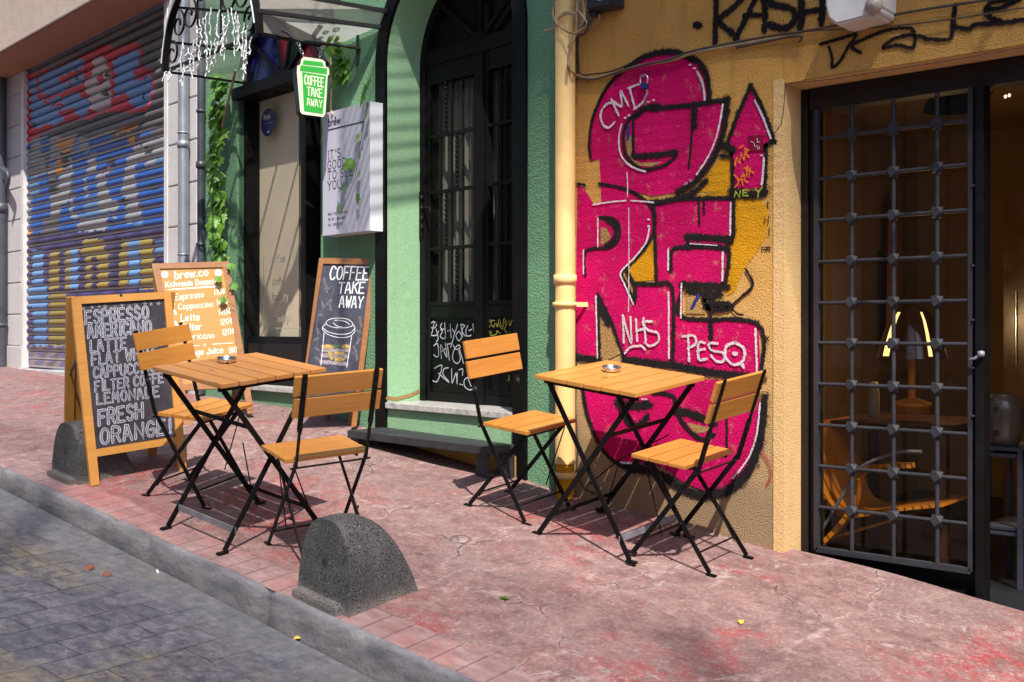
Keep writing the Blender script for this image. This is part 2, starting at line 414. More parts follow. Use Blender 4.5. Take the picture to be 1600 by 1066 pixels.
c = s.mix(s.mr(n2, .35, .75), (.030, .033, .055), (.085, .088, .125)); c = s.mix(s.mr(n, .56, .8, 0, .35), c, (.2, .2, .25)); s.bsdf(c, .75, spec=.3); M['chalkboard_slate'] = s.m
s = NT('lava_stone'); v = s.obj(); p = s.voro(v, 95); n = s.noise(v, 170, 3, .8); n2 = s.noise(v, 8, 4)
c = s.mix(s.mr(n, .35, .7), (.032, .032, .037), (.13, .125, .13)); c = s.mix(s.mr(n2, .4, .75, 0, .5), c, (.17, .16, .16)); c = s.mix(s.ramp(p, (.05, 1.), (.22, 0.)), c, (.012, .012, .014))
c = s.mix(s.mr(s.noise(v, 90, 2), .66, .72, 0, .8), c, (.30, .29, .29)); c = s.mix(s.mr(s.noise(v, 5.5, 6, .75), .60, .72, 0, .6), c, (.22, .205, .20)); sq = s.n('ShaderNodeSeparateXYZ'); s.l(v, sq.inputs[0]); c = s.mix(s.mr(s.math('ADD', sq.outputs['Z'], s.math('MULTIPLY', s.math('SUBTRACT', n2, .5), .10)), .01, .055, .75, 0), c, (.26, .225, .205))
s.bsdf(c, .9, s.bump(s.ramp(p, (.0, 0.), (.35, 1.)), .010, 1, s.bump(n, .006)), spec=.25); M['lava_stone'] = s.m
s = NT('marble'); v = s.pos(); n = s.noise(v, 12, 8, .7, 1.5); c = s.ramp(n, (.3, (.22, .21, .21)), (.5, (.46, .44, .43)), (.7, (.60, .58, .57))); s.bsdf(c, .3, s.bump(s.noise(v, 60, 3), .0006)); M['marble'] = s.m
s = NT('leaf'); v = s.pos(); n = s.noise(v, 14, 3); u = s.n('ShaderNodeObjectInfo')
c = s.mix(s.mr(n, .3, .7), (.055, .16, .016), (.17, .34, .05)); s.bsdf(c, .45, spec=.4); s.p.inputs['Subsurface Weight'].default_value = 0
tr = s.n('ShaderNodeBsdfTranslucent'); tr.inputs[0].default_value = (.20, .42, .04, 1); mx = s.n('ShaderNodeMixShader'); mx.inputs[0].default_value = .25
s.l(s.p.outputs[0], mx.inputs[1]); s.l(tr.outputs[0], mx.inputs[2]); s.l(mx.outputs[0], s.out.inputs[0]); M['leaf'] = s.m
mat_plain('stem', (.04, .13, .05), .6)
mat_glass('glass_shop', (.93, .91, .87), .35, .01, .02); mat_glass('glass_dark', (.6, .58, .56), .3, .03, .05); mat_glass('glass_door', (.88, .85, .8), .4, .03, .012)
s = NT('canopy_sheet'); t = s.n('ShaderNodeBsdfTransparent'); t.inputs[0].default_value = (.9, .9, .9, 1); d = s.n('ShaderNodeBsdfTranslucent'); d.inputs[0].default_value = (.5, .5, .5, 1)
g = s.n('ShaderNodeBsdfDiffuse'); g.inputs[0].default_value = (.42, .38, .34, 1); a = s.n('ShaderNodeMixShader'); a.inputs[0].default_value = .5; s.l(d.outputs[0], a.inputs[1]); s.l(g.outputs[0], a.inputs[2])
b = s.n('ShaderNodeMixShader'); s.l(s.mr(s.noise(s.pos(), 3, 5, .6), .3, .7, .30, .50), b.inputs[0]); s.l(t.outputs[0], b.inputs[1]); s.l(a.outputs[0], b.inputs[2]); s.l(b.outputs[0], s.out.inputs[0]); M['canopy_sheet'] = s.m
s = NT('canopy_pane_dusty'); t = s.n('ShaderNodeBsdfTransparent'); t.inputs[0].default_value = (.9, .9, .9, 1); d = s.n('ShaderNodeBsdfTranslucent'); d.inputs[0].default_value = (.5, .5, .5, 1)  # opacity added to the side pane to keep the sign in even shade
g = s.n('ShaderNodeBsdfDiffuse'); g.inputs[0].default_value = (.42, .38, .34, 1); a = s.n('ShaderNodeMixShader'); a.inputs[0].default_value = .5; s.l(d.outputs[0], a.inputs[1]); s.l(g.outputs[0], a.inputs[2])
b = s.n('ShaderNodeMixShader'); s.l(s.mr(s.noise(s.pos(), 3, 5, .6), .3, .7, .60, .85), b.inputs[0]); s.l(t.outputs[0], b.inputs[1]); s.l(a.outputs[0], b.inputs[2]); s.l(b.outputs[0], s.out.inputs[0]); M['canopy_pane_dusty'] = s.m
mat_emit('cup_green', (.02, .50, .03), .10, (.015, .27, .025)); mat_emit('cup_white', (.75, .9, .6), .10, (.50, .55, .40))
mat_emit('lamp_glow', (1.0, .72, .25), .9); mat_emit('fairy_glow', (1, .8, .5), 1.2)

# ---- pavement: worn pinkish stamped concrete, red where the colour coat survives
s = NT('pavement'); v = s.pos(); st = s.pos(sc3=(1.0, 1.35, 1), rot=(0, 0, .5)); st2 = s.pos(sc3=(1.9, 1.0, 1), rot=(0, 0, .2))
n1 = s.noise(v, 1.5, 7, .66); n2 = s.noise(st, 8, 9, .74, .5); n3 = s.noise(v, 22, 7, .8); n4 = s.noise(st2, 8, 9, .8, 1.6); n5 = s.noise(v, 65, 4, .8)
c = s.ramp(n2, (.28, (.10, .050, .050)), (.46, (.18, .096, .092)), (.62, (.27, .157, .148)), (.80, (.40, .27, .25)))
red = s.math('MULTIPLY', s.mr(n1, .52, .60), s.mr(s.noise(st, 15, 7, .8), .42, .56)); c = s.mix(s.math('MULTIPLY', red, .8), c, (.31, .030, .036))
c = s.mix(s.mr(n3, .46, .74, 0, .5), c, (.30, .225, .215)); c = s.mix(s.mr(n4, .60, .74, 0, .55), c, (.46, .37, .34)); c = s.mix(s.mr(n4, .22, .36, .5, 0), c, (.15, .10, .10))
c = s.mix(s.mr(s.noise(v, 2.3, 5, .65), .52, .70, 0, .35), c, (.25, .20, .19)); c = s.mix(s.mr(n5, .53, .66, 0, .6), c, (.11, .07, .07)); c = s.mix(s.mr(n5, .32, .45, .5, 0), c, (.46, .38, .36))
vd = s.n('ShaderNodeTexVoronoi', feature='DISTANCE_TO_EDGE'); wv = s.n('ShaderNodeVectorMath', operation='ADD'); nw = s.n('ShaderNodeTexNoise'); nw.inputs['Scale'].default_value = 5; s.l(v, nw.inputs['Vector'])
sv = s.n('ShaderNodeVectorMath', operation='SCALE'); s.l(nw.outputs['Color'], sv.inputs[0]); sv.inputs['Scale'].default_value = .22; s.l(v, wv.inputs[0]); s.l(sv.outputs[0], wv.inputs[1]); s.l(wv.outputs[0], vd.inputs['Vector']); vd.inputs['Scale'].default_value = 1.7
crk = s.math('MULTIPLY', s.mr(vd.outputs['Distance'], .002, .008, 1, 0), s.mr(s.noise(v, 2.2, 3), .52, .60)); c = s.mix(s.math('MULTIPLY', crk, .8), c, (.085, .06, .058)); vein = s.math('MULTIPLY', s.mr(vd.outputs['Distance'], .008, .035, 1, 0), s.mr(n4, .48, .6)); c = s.mix(s.math('MULTIPLY', vein, .55), c, (.46, .37, .35))
h = s.math('SUBTRACT', s.math('ADD', s.math('MULTIPLY', n3, .25), s.math('MULTIPLY', n2, .6)), s.math('MULTIPLY', crk, .6))
s.bsdf(c, s.mr(n3, .3, .7, .62, .85), s.bump(n5, .002, 1, s.bump(h, .012)), spec=.35); M['pavement'] = s.m
# ---- border strip pressed into small setts
s = NT('pavement_border'); v = s.pos(); n1 = s.noise(v, 1.6, 6, .65); n2 = s.noise(s.pos(sc3=(1, 2.4, 1)), 7, 7, .72); n3 = s.noise(v, 30, 5, .75)
c = s.ramp(n2, (.3, (.145, .085, .086)), (.5, (.245, .148, .145)), (.75, (.38, .26, .25))); c = s.mix(s.math('MULTIPLY', s.mr(n1, .52, .68), .7), c, (.36, .10, .09)); c = s.mix(s.mr(n3, .5, .75, 0, .5), c, (.28, .22, .21))
br = s.n('ShaderNodeTexBrick'); s.l(s.pos(rot=(0, 0, R(90))), br.inputs['Vector']); br.offset = .0; br.inputs['Scale'].default_value = 1; br.inputs['Brick Width'].default_value = 9.3; br.inputs['Row Height'].default_value = .115; br.inputs['Mortar Size'].default_value = .004; br.inputs['Mortar Smooth'].default_value = .6
br.inputs['Color1'].default_value = br.inputs['Color2'].default_value = (1, 1, 1, 1); br.inputs['Mortar'].default_value = (0, 0, 0, 1)
jm = s.math('MULTIPLY', s.math('SUBTRACT', 1.0, br.outputs['Color']), s.mr(s.noise(v, 6, 4), .30, .42)); c = s.mix(s.math('MULTIPLY', jm, .42), c, (.12, .085, .08))
s.bsdf(c, .78, s.bump(s.math('SUBTRACT', s.math('MULTIPLY', n3, .3), jm), .006), spec=.35); M['pavement_border'] = s.m
# ---- kerb
s = NT('kerb'); v = s.pos(); n1 = s.noise(s.pos(sc3=(1.2, 1, 5)), 3, 7, .7); n3 = s.noise(v, 34, 6, .8); n2 = s.noise(v, 6, 6, .7)
c = s.ramp(n1, (.3, (.08, .077, .09)), (.55, (.18, .172, .187)), (.78, (.33, .31, .305))); c = s.mix(s.mr(n3, .45, .75, 0, .55), c, (.13, .12, .125)); c = s.mix(s.mr(n2, .55, .75, 0, .45), c, (.10, .10, .13))
s.bsdf(c, .8, s.bump(n3, .005, 1, s.bump(n2, .012)), spec=.3); M['kerb'] = s.m
# ---- road of stamped slabs
s = NT('road'); v = s.pos(); wv = s.n('ShaderNodeVectorMath', operation='ADD'); nw = s.n('ShaderNodeTexNoise'); nw.inputs['Scale'].default_value = 3.5; s.l(v, nw.inputs['Vector'])
sv = s.n('ShaderNodeVectorMath', operation='SCALE'); s.l(nw.outputs['Color'], sv.inputs[0]); sv.inputs['Scale'].default_value = .035; mp = s.n('ShaderNodeMapping'); mp.inputs['Rotation'].default_value = (0, 0, R(84)); s.l(v, wv.inputs[0]); s.l(sv.outputs[0], wv.inputs[1]); s.l(wv.outputs[0], mp.inputs['Vector'])
br = s.n('ShaderNodeTexBrick'); s.l(mp.outputs[0], br.inputs['Vector']); br.inputs['Scale'].default_value = 1; br.inputs['Brick Width'].default_value = .30; br.inputs['Row Height'].default_value = .145; br.inputs['Mortar Size'].default_value = .003; br.inputs['Mortar Smooth'].default_value = .4; br.inputs['Bias'].default_value = 0
br.inputs['Color1'].default_value = (.35, .35, .35, 1); br.inputs['Color2'].default_value = (.65, .65, .65, 1); br.inputs['Mortar'].default_value = (0, 0, 0, 1)
n1 = s.noise(v, 1.3, 7, .7); n2 = s.noise(s.pos(sc3=(1, 1.6, 1)), 9, 9, .78, .6); n3 = s.noise(v, 20, 7, .8); n5 = s.noise(v, 60, 4, .8)
c = s.ramp(n2, (.3, (.020, .019, .033)), (.52, (.066, .060, .080)), (.75, (.165, .15, .168)))
c = s.mix(s.math('MULTIPLY', s.mr(n1, .47, .6), s.mr(n2, .38, .6)), c, (.15, .115, .055)); c = s.mix(s.mr(s.noise(v, 2.1, 5, .65), .58, .75, 0, .6), c, (.045, .042, .075)); c = s.mix(s.mr(n3, .48, .72, 0, .6), c, (.20, .18, .175)); c = s.mix(s.mr(n5, .56, .72, 0, .6), c, (.03, .027, .03)); c = s.mix(s.mr(n5, .28, .42, .5, 0), c, (.24, .22, .215))
# the smooth grey gutter band along the kerb
g = s.n('ShaderNodeNewGeometry'); sp = s.n('ShaderNodeSeparateXYZ'); s.l(g.outputs['Position'], sp.inputs[0])
band = s.mr(s.math('ADD', sp.outputs['Y'], s.math('MULTIPLY', s.math('SUBTRACT', s.noise(v, 2.6, 4), .5), .35)), 2.05, 2.28, 0, 1)
c = s.mix(s.math('MULTIPLY', band, .7), c, s.mix(s.mr(n3, .35, .65), (.085, .082, .096), (.165, .158, .172)))
inb = s.math('LESS_THAN', br.outputs['Color'], .3); jm = s.math('MULTIPLY', s.math('MULTIPLY', br.outputs['Fac'], s.math('SUBTRACT', 1.0, band)), s.mr(s.noise(v, 3, 4), .36, .52))
c = s.mix(s.math('MULTIPLY', jm, .7), c, (.028, .025, .032)); c = s.mix(.22, c, br.outputs['Color'], 'OVERLAY')
s.bsdf(c, s.mr(n3, .3, .7, .55, .8), s.bump(s.math('SUBTRACT', s.math('MULTIPLY', n3, .35), s.math('MULTIPLY', jm, .8)), .007), spec=.4); M['road'] = s.m
# ---- shutter slats carry their paint in a colour attribute
s = NT('shutter_paint'); at = s.n('ShaderNodeVertexColor', layer_name='paint'); n = s.noise(s.pos(), 20, 5, .7)
c = s.mix(s.mr(n, .40, .75, 0, .22), at.outputs[0], (.12, .11, .11)); s.bsdf(c, .5, s.bump(s.noise(s.pos(), 90, 3), .0006), metal=0, spec=.3); M['shutter_paint'] = s.m
# ---------------------------------------------------------------- ground
def hn(x, y): return .004*math.sin(3.1*x+1.7*y)+.003*math.sin(7.3*x-4.1*y+1)+.003*math.sin(2.2*y*3+x*5.1)
def grid(mb, xs, ys, zf):
    V = [[mb.bm.verts.new((x, y, zf(x, y))) for y in ys] for x in xs]
    for i in range(len(xs)-1):
        for j in range(len(ys)-1):
            f = mb.face([V[i][j], V[i+1][j], V[i+1][j+1], V[i][j+1]]); f.smooth = True
def lin(a, b, n): return [a+(b-a)*i/n for i in range(n+1)]
XS = lin(-30, -9, 20)[:-1]+lin(-9, 0, 180)[:-1]+lin(0, 14, 24)
b = MB(); grid(b, XS, lin(2.625, 4.27, 24), lambda x, y: gz(x, y)+hn(x, y)*min(1, (y-2.6)*4))
grid(b, [x for x in XS if x < -3.2], lin(4.27, 7, 10), lambda x, y: gz(x, y)+(hn(x, y) if y < 4.4 else 0))
tag(b.build('pavement', M['pavement']), kind='structure')
b = MB(); grid(b, XS, [2.462, 2.50, 2.54, 2.58, 2.6265], lambda x, y: gz(x, y)+.0015*math.sin(9*x))
tag(b.build('pavement_border', M['pavement_border']), kind='structure')
def road_z(x, y):
    xs = x if x > -6.5 else -6.5+.13*(x+6.5)
    return .443-.13*(xs+2.71)+(2.44-y)*.028
b = MB(); rk = random.Random(3)
prof = [(2.466, .0005), (2.456, -.001), (2.447, -.006), (2.4405, -.016), (2.437, -.075), (2.434, -.13), (2.428, -.30)]
kx = lin(-30, -9, 30)[:-1]+lin(-9, 0, 300)[:-1]+lin(0, 14, 40); prev = None
for i, x in enumerate(kx):
    jt = 1.0 if (x % 1.13) < .032 and -9 < x < 0 else 0.0
    chip = max(0, rk.random()-.80)*.03 + .004*math.sin(x*13)+.003*math.sin(x*31)
    row = [b.bm.verts.new((x, yy + (jt*.012 if 0 < k < 6 else 0) + (chip if 1 < k < 5 else 0), gz(x, 2.5)+zz - (chip*.7 if 0 < k < 4 else 0) - (jt*.012 if k < 4 else 0))) for k, (yy, zz) in enumerate(prof)]
    if prev:
        for k in range(len(prof)-1):
            f = b.face([prev[k], prev[k+1], row[k+1], row[k]]); f.smooth = True
    prev = row
tag(b.build('kerb', M['kerb']), kind='structure')
b = MB(); grid(b, XS, [-60, -20, -6, -3, 0, 1.2, 2.0, 2.422], road_z)
tag(b.build('road', M['road']), kind='structure')

# ---------------------------------------------------------------- helpers on the green wall plane
def gbox(mb, u0, u1, z0, z1, d0, d1, bev=0.0):
    Mx = Matrix((GU, GN, Vector((0, 0, 1)))).transposed()
    mb.box(gw((u0+u1)/2, (z0+z1)/2, (d0+d1)/2), (u1-u0)/2, (d1-d0)/2, (z1-z0)/2, Mx, bev)
def gquad(mb, u0, u1, z0, z1, d): mb.quad(gw(u0, z0, d), gw(u1, z0, d), gw(u1, z1, d), gw(u0, z1, d))
def ybox(mb, x0, x1, z0, z1, y0, y1, bev=0.0): mb.box(((x0+x1)/2, (y0+y1)/2, (z0+z1)/2), (x1-x0)/2, (y1-y0)/2, (z1-z0)/2, None, bev)
def arc(cu, cz, r, a0, a1, n): return [(cu+r*math.cos(a0+(a1-a0)*i/n), cz+r*math.sin(a0+(a1-a0)*i/n)) for i in range(n+1)]

# ---------------------------------------------------------------- green building
GB = empty('building', 'green rendered house front with an arched black iron door and a small coffee shop doorway', 'building', gw(-1.6, 1.0))
NC, NR, NZ = -.69, .554, 3.18                                       # niche arch
D1L, D1R, D1B, D1T = -3.05, -1.955, 1.235, 3.28                     # coffee shop doorway
b = MB()
gbox(b, -3.60, D1L, .6, 8, 0, .30)
gbox(b, D1R, NC-NR, .6, 8, 0, .30)
gbox(b, NC+NR, .15, .5, 8, 0, .30)
# over the doorway, round the fanlight arch
for (c, r, zs, u0, u1) in ((NC, NR, NZ, NC-NR, NC+NR), ((D1L+D1R)/2, (D1R-D1L)/2, D1T, D1L, D1R)):
    A = arc(c, zs, r, math.pi, 0, 28)
    for (ua, za), (ub, zb) in zip(A, A[1:]):
        b.quad(gw(ua, za), gw(ub, zb), gw(ub, 8), gw(ua, 8)); b.quad(gw(ua, za), gw(ua, za, .3), gw(ub, zb, .3), gw(ub, zb))
gbox(b, D1L, D1R, .6, D1B-.03, .002, .30)
WALLG = b.build('wall', M['green_render'], GB)
b = MB()                                                            # smooth-plastered reveal and the base under the sill
b.quad(gw(NC-NR+.003, 1.19), gw(NC-NR+.003, 1.19, .26), gw(NC-NR+.003, NZ, .26), gw(NC-NR+.003, NZ))
A = arc(NC, NZ, NR-.003, math.pi, math.pi*.2, 24)
for (ua, za), (ub, zb) in zip(A, A[1:]): b.quad(gw(ua, za), gw(ua, za, .26), gw(ub, zb, .26), gw(ub, zb))
gbox(b, NC-NR, NC+NR, .6, 1.155, .004, .28)
b.build('reveal', M['green_smooth'], GB)
b = MB()                                                            # bare yellowish edge where the paint stops above the sill
b.ribbon([gw(-1.240, 1.215, -.003), gw(-1.238, 1.207, .06), gw(-1.238, 1.222, .16), gw(-1.238, 1.25, .245)], .02, GU)
b.build('bare_plaster', M['fill_tan'], GB)
b = MB(); gbox(b, NC-NR+.004, NC+NR-.004, 1.155, 1.19, -.018, .30, .004); b.build('sill', M['marble'], GB)
b = MB()                                                            # black metal band round the niche
O = arc(NC, NZ, NR+.09, math.pi, 0, 36); I = arc(NC, NZ, NR, math.pi, 0, 36)
band = [(NC-NR-.09, .93)]+O+[(NC+NR+.09, .80), (NC+NR, .80)]+list(reversed(I))+[(NC-NR, .93)]
vs_o = [(NC-NR-.095, .93)]+arc(NC, NZ, NR+.095, math.pi, 0, 36)+[(NC+NR+.095, .78)]
vs_i = [(NC-NR, .93)]+arc(NC, NZ, NR, math.pi, 0, 36)+[(NC+NR, .78)]
for (o0, o1, i0, i1) in zip(vs_o, vs_o[1:], vs_i, vs_i[1:]):
    for d in (-.018,): b.quad(gw(*o0, d), gw(*o1, d), gw(*i1, d), gw(*i0, d))
    b.quad(gw(*o0, -.018), gw(*o0, .01), gw(*o1, .01), gw(*o1, -.018)); b.quad(gw(*i0, -.018), gw(*i1, -.018), gw(*i1, .02), gw(*i0, .02))
b.build('arch_band', M['black_paint'], GB)

# arched iron door
dd = .25
DR = b = MB()
gbox(b, NC-NR-.02, NC-NR+.055, 1.19, 3.18, dd-.01, dd+.06, .003); gbox(b, NC+NR-.055, NC+NR+.02, 1.19, 3.18, dd-.01, dd+.06, .003)
zt = gu(666, 100, dd)[1]
gbox(b, NC-NR+.055, NC+NR-.055, zt-.02, zt+.065, dd-.005, dd+.06, .003)
# arch rim
A, Bq = arc(NC, NZ, NR+.02, math.pi, 0, 30), arc(NC, NZ, NR-.055, math.pi, 0, 30)
for o0, o1, i0, i1 in zip(A, A[1:], Bq, Bq[1:]):
    b.quad(gw(*o0, dd-.01), gw(*o1, dd-.01), gw(*i1, dd-.01), gw(*i0, dd-.01)); b.quad(gw(*i0, dd-.01), gw(*i1, dd-.01), gw(*i1, dd+.06), gw(*i0, dd+.06))
for a in (135, 90, 45):                                             # fan bars
    ca, sa = math.cos(R(a)), math.sin(R(a))
    b.bar(gw(NC+.03*ca, zt+.065, dd), gw(NC+(NR-.04)*ca, NZ+(NR-.04)*sa, dd), .026, .02, GU)
DOOR = b.build('door', M['black_metal'], GB)
u_l, u_m = NC-NR+.055, gu(751, 300, dd)[0]
b = MB(); gbox(b, u_m-.035, u_m+.03, 1.19, zt-.02, dd-.012, dd+.05, .003)
rows = [gu(671, y, dd)[1] for y in (131, 215, 302, 390, 475)]
zk = rows[-1]-.055
for (ua, ub) in ((u_l, u_m-.035), (u_m+.03, NC+NR-.055)):
    gbox(b, ua, ua+.03, 1.19, zt-.02, dd+.002, dd+.045, .002); gbox(b, ub-.03, ub, 1.19, zt-.02, dd+.002, dd+.045, .002)
    for k, z in enumerate(rows): gbox(b, ua+.03, ub-.03, z-.010, z+.010, dd+.001, dd+.02)
    gbox(b, ua+.03, ub-.03, rows[0]+.01, zt-.02, dd+.006, dd+.03)
    gbox(b, ua+.03, ub-.03, zk-.03, rows[-1]-.01, dd+.006, dd+.03); gbox(b, ua+.03, ub-.03, 1.19, 1.245, dd+.006, dd+.03)
    w = (ub-ua-.06)/4
    for k in range(4):
        z0, z1 = rows[k+1]+.01, rows[k]-.01
        for q in (1, 2, 3):
            u = ua+.03+w*q
            gbox(b, u-.0055, u+.0055, z0, z1, dd+.004, dd+.016)
        qd = (1, 2)[k % 2]; u = ua+.03+w*(qd+.5)                      # the studded bar of each field
        gbox(b, u-.008, u+.008, z0, z1, dd+.004, dd+.012)
        nb = 11
        for i in range(nb):
            z = z0+(z1-z0)*(i+.5)/nb
            b.lathe([(0.0001, -.007), (.009, -.004), (.0105, 0), (.009, .004), (.0001, .007)], gw(u, z, dd+.002), 8)
b.build('leaf_grille', M['black_metal'], DOOR)
b = MB()
for (ua, ub) in ((u_l+.03, u_m-.065), (u_m+.06, NC+NR-.085)):
    gquad(b, ua, ub, 1.24, zk-.02, dd+.016)
    for k in range(4):
        for z in (zk-.055, zk-.34, 1.285):
            b.lathe([(.0001, -.006), (.008, -.003), (.010, .0)], gw(ua+(ub-ua)*(k+.5)/4, z, dd+.014), 8, Matrix((GU, Vector((0, 0, 1)), GN)).transposed())
b.build('kick_panel', M['black_paint'], DOOR)
b = MB(); gquad(b, u_l, NC+NR-.05, rows[-1]-.02, zt, dd+.035)
A = arc(NC, NZ, NR-.05, math.pi, 0, 24); b.poly([gw(u, z, dd+.04) for u, z in A])
b.build('glass', M['glass_dark'], DOOR)
b = MB()                                                            # pale curtain hung behind the lower panes
n = 40
for i in range(n):
    ua, ub = u_l+(.52)*i/n, u_l+.52*(i+1)/n
    b.quad(gw(ua, 1.5, dd+.10+.012*math.sin(i*1.3)), gw(ub, 1.5, dd+.10+.012*math.sin((i+1)*1.3)), gw(ub, 3.1, dd+.10+.012*math.sin((i+1)*1.3)), gw(ua, 3.1, dd+.10+.012*math.sin(i*1.3)))
b.build('curtain', M['curtain'], DOOR)
b = MB()                                                            # lock and bolt stack on the left edge
for y in (310, 326, 342, 356): b.lathe([(.0001, -.02), (.011, -.012), (.013, 0), (.011, .012), (.0001, .02)], ag(659, y, dd-.02), 10)
gbox(b, NC-NR+.012, NC-NR+.04, gu(659, 372, dd)[1], gu(659, 300, dd)[1], dd-.022, dd-.01, .003)
b.tube([ag(663, 324, dd-.02), ag(672, 324, dd-.05), ag(672, 332, dd-.05)], .006)
b.build('handle', M['black_metal'], DOOR)
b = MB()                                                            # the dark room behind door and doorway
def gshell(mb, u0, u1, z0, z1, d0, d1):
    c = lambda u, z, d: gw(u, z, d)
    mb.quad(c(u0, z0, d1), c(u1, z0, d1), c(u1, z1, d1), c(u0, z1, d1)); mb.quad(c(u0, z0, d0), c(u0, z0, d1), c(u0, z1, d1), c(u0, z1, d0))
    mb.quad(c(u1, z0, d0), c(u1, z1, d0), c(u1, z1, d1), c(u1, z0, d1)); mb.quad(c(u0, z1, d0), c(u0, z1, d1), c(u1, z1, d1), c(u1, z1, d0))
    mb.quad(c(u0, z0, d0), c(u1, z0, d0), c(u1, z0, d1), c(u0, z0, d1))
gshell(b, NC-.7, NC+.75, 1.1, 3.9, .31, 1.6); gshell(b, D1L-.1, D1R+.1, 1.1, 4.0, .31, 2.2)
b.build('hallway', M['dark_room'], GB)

# coffee shop doorway
pz = lambda y, x=430, d=.12: gu(x, y, d)[1]
pu = lambda x, d=.12: gu(x, 400, d)[0]
b = MB()
zl = gu(383, 146)[1]                                                # lintel bar
gbox(b, D1L-.02, D1R+.05, zl-.03, zl+.05, -.03, .10, .004)
uA, uB, uC = pu(378), pu(397), pu(497)
gbox(b, D1L, uA-.005, D1B-.03, zl-.03, .02, .16, .003); gbox(b, uA, uB, D1B-.03, zl-.03, .06, .17, .003)
gbox(b, uC, uC+.055, .95, zl-.03, -.01, .17, .003)
zf0, zf1 = pz(190, 440), pz(526, 440)
gbox(b, uB, uC, pz(157, 397), zl-.03, .08, .15, .003)
gbox(b, uB, uC, D1B-.02, zf1, .07, .15, .003)
SHOPF = b.build('shop_door', M['black_metal'], GB)
b = MB(); gbox(b, uB+.02, uC-.02, D1B+.05, zf1-.05, .062, .075, .003); b.build('kick_panel', M['frame_brown'], SHOPF)
b = MB(); gquad(b, uB, uC, zf1, pz(157, 397), .11); b.build('glass', M['glass_shop'], SHOPF)
b = MB(); b.tube([gw(uA-.012, D1B, .015), gw(uA-.012, zl-.04, .015)], .006); b.build('hinge_rod', M['steel_grey'], SHOPF)
b = MB(); um = pu(468, .17); gquad(b, uB-.16, um, D1B+.02, 3.6, .165); b.build('cream_wall', M['cream_panel'], GB)
b = MB(); gquad(b, um, uC+.3, D1B+.02, 3.6, .24); b.quad(gw(um, D1B, .165), gw(um, D1B, .24), gw(um, 3.6, .24), gw(um, 3.6, .165)); b.build('brown_wall', M['brown_panel'], GB)
b = MB(); gbox(b, D1L-.03, D1R+.03, D1B-.035, D1B, -.03, .30, .004); b.build('threshold', M['marble'], GB)
# fanlight of coloured panes
c0u = (D1L+D1R)/2; r0 = (D1R-D1L)/2; FL = MB()
A = arc(c0u, zl+.05, r0, math.pi, 0, 30); B2 = arc(c0u, zl+.05, r0-.05, math.pi, 0, 30)
for o0, o1, i0, i1 in zip(A, A[1:], B2, B2[1:]): FL.quad(gw(*o0, .05), gw(*o1, .05), gw(*i1, .05), gw(*i0, .05)); FL.quad(gw(*i0, .05), gw(*i1, .05), gw(*i1, .1), gw(*i0, .1))
for k in range(1, 5):
    a = math.pi*(1-k/5.0); FL.bar(gw(c0u, zl+.05, .06), gw(c0u+(r0-.03)*math.cos(a), zl+.05+(r0-.03)*math.sin(a), .06), .022, .02, GU)
FANL = FL.build('fanlight', M['black_metal'], GB)
for k, mt in enumerate(('pane_blue', 'pane_blue', 'pane_red', 'pane_green', 'pane_red')):
    b = MB(); A = arc(c0u, zl+.05, r0-.03, math.pi*(1-k/5), math.pi*(1-(k+1)/5), 8); b.poly([gw(c0u, zl+.05, .075)]+[gw(u, z, .075) for u, z in A]); b.build('coloured_pane', M[mt], FANL)

# ---------------------------------------------------------------- white building with the roller shutter
WB = empty('building', 'white rendered building with a projecting beige lintel over a painted roller shutter', 'building', gw(-5.6, 1.2))
SU0, SU1, SZ0, SZ1 = -7.37, -4.19, 1.245, 4.20
b = MB(); Mg = Matrix((GU, GN, Vector((0, 0, 1)))).transposed()
zr = [gu(285, y)[1] for y in (222.5, 287, 353)]; st = (zr[0]-zr[2])/2
js = [zr[0]+st*k for k in range(-8, 12)]
for z0, z1 in zip(js, js[1:]):
    if z1 < 1.0: continue
    for (ua, ub) in ((-9.6, SU0-.06), (SU1+.045, -3.66)):
        gbox(b, ua, ub, max(z0, .9)+.006, z1-.006, .0, .3, .006); gbox(b, ua, ub, z1-.008, z1+.008, .012, .3)
gbox(b, SU0-.07, SU1+.06, SZ1, 8, .06, .3)
b.build('wall', M['white_render'], WB)
b = MB(); gbox(b, -9.4, SU0-.02, .8, 1.45, -.02, .02, .006); b.build('plinth', M['white_render'], WB)
b = MB(); gbox(b, SU1+.03, -3.66, .8, 1.38, -.02, .02, .006); b.build('plinth', M['white_render'], WB)
LD = .42
b = MB(); gbox(b, -10, SU1+.10, SZ1+.02, 5.6, -LD, .02, .01); LINT = b.build('lintel', M['beige_render'], WB)
b = MB(); gquad(b, -9.98, SU1+.08, SZ1, 5.59, 0.0); b.bm.clear(); b.uv = b.bm.loops.layers.uv.verify()
b.quad(gw(-9.99, SZ1+.012, -LD+.012), gw(SU1+.09, SZ1+.012, -LD+.012), gw(SU1+.09, SZ1+.012, .0), gw(-9.99, SZ1+.012, .0)); b.build('soffit', M['brown_soffit'], LINT)
b = MB(); gbox(b, SU0-.08, SU1+.06, SZ0-.10, SZ0-.015, -.05, .3, .006); b.build('sill', M['marble'], WB)
b = MB(); gbox(b, SU0-.065, SU0+.01, SZ0-.01, SZ1+.01, -.012, .10, .003); b.build('guide_rail', M['white_enamel'], WB)
b = MB(); gbox(b, SU1-.01, SU1+.05, SZ0-.01, SZ1+.01, -.006, .10, .003); b.build('guide_rail', M['white_enamel'], WB)

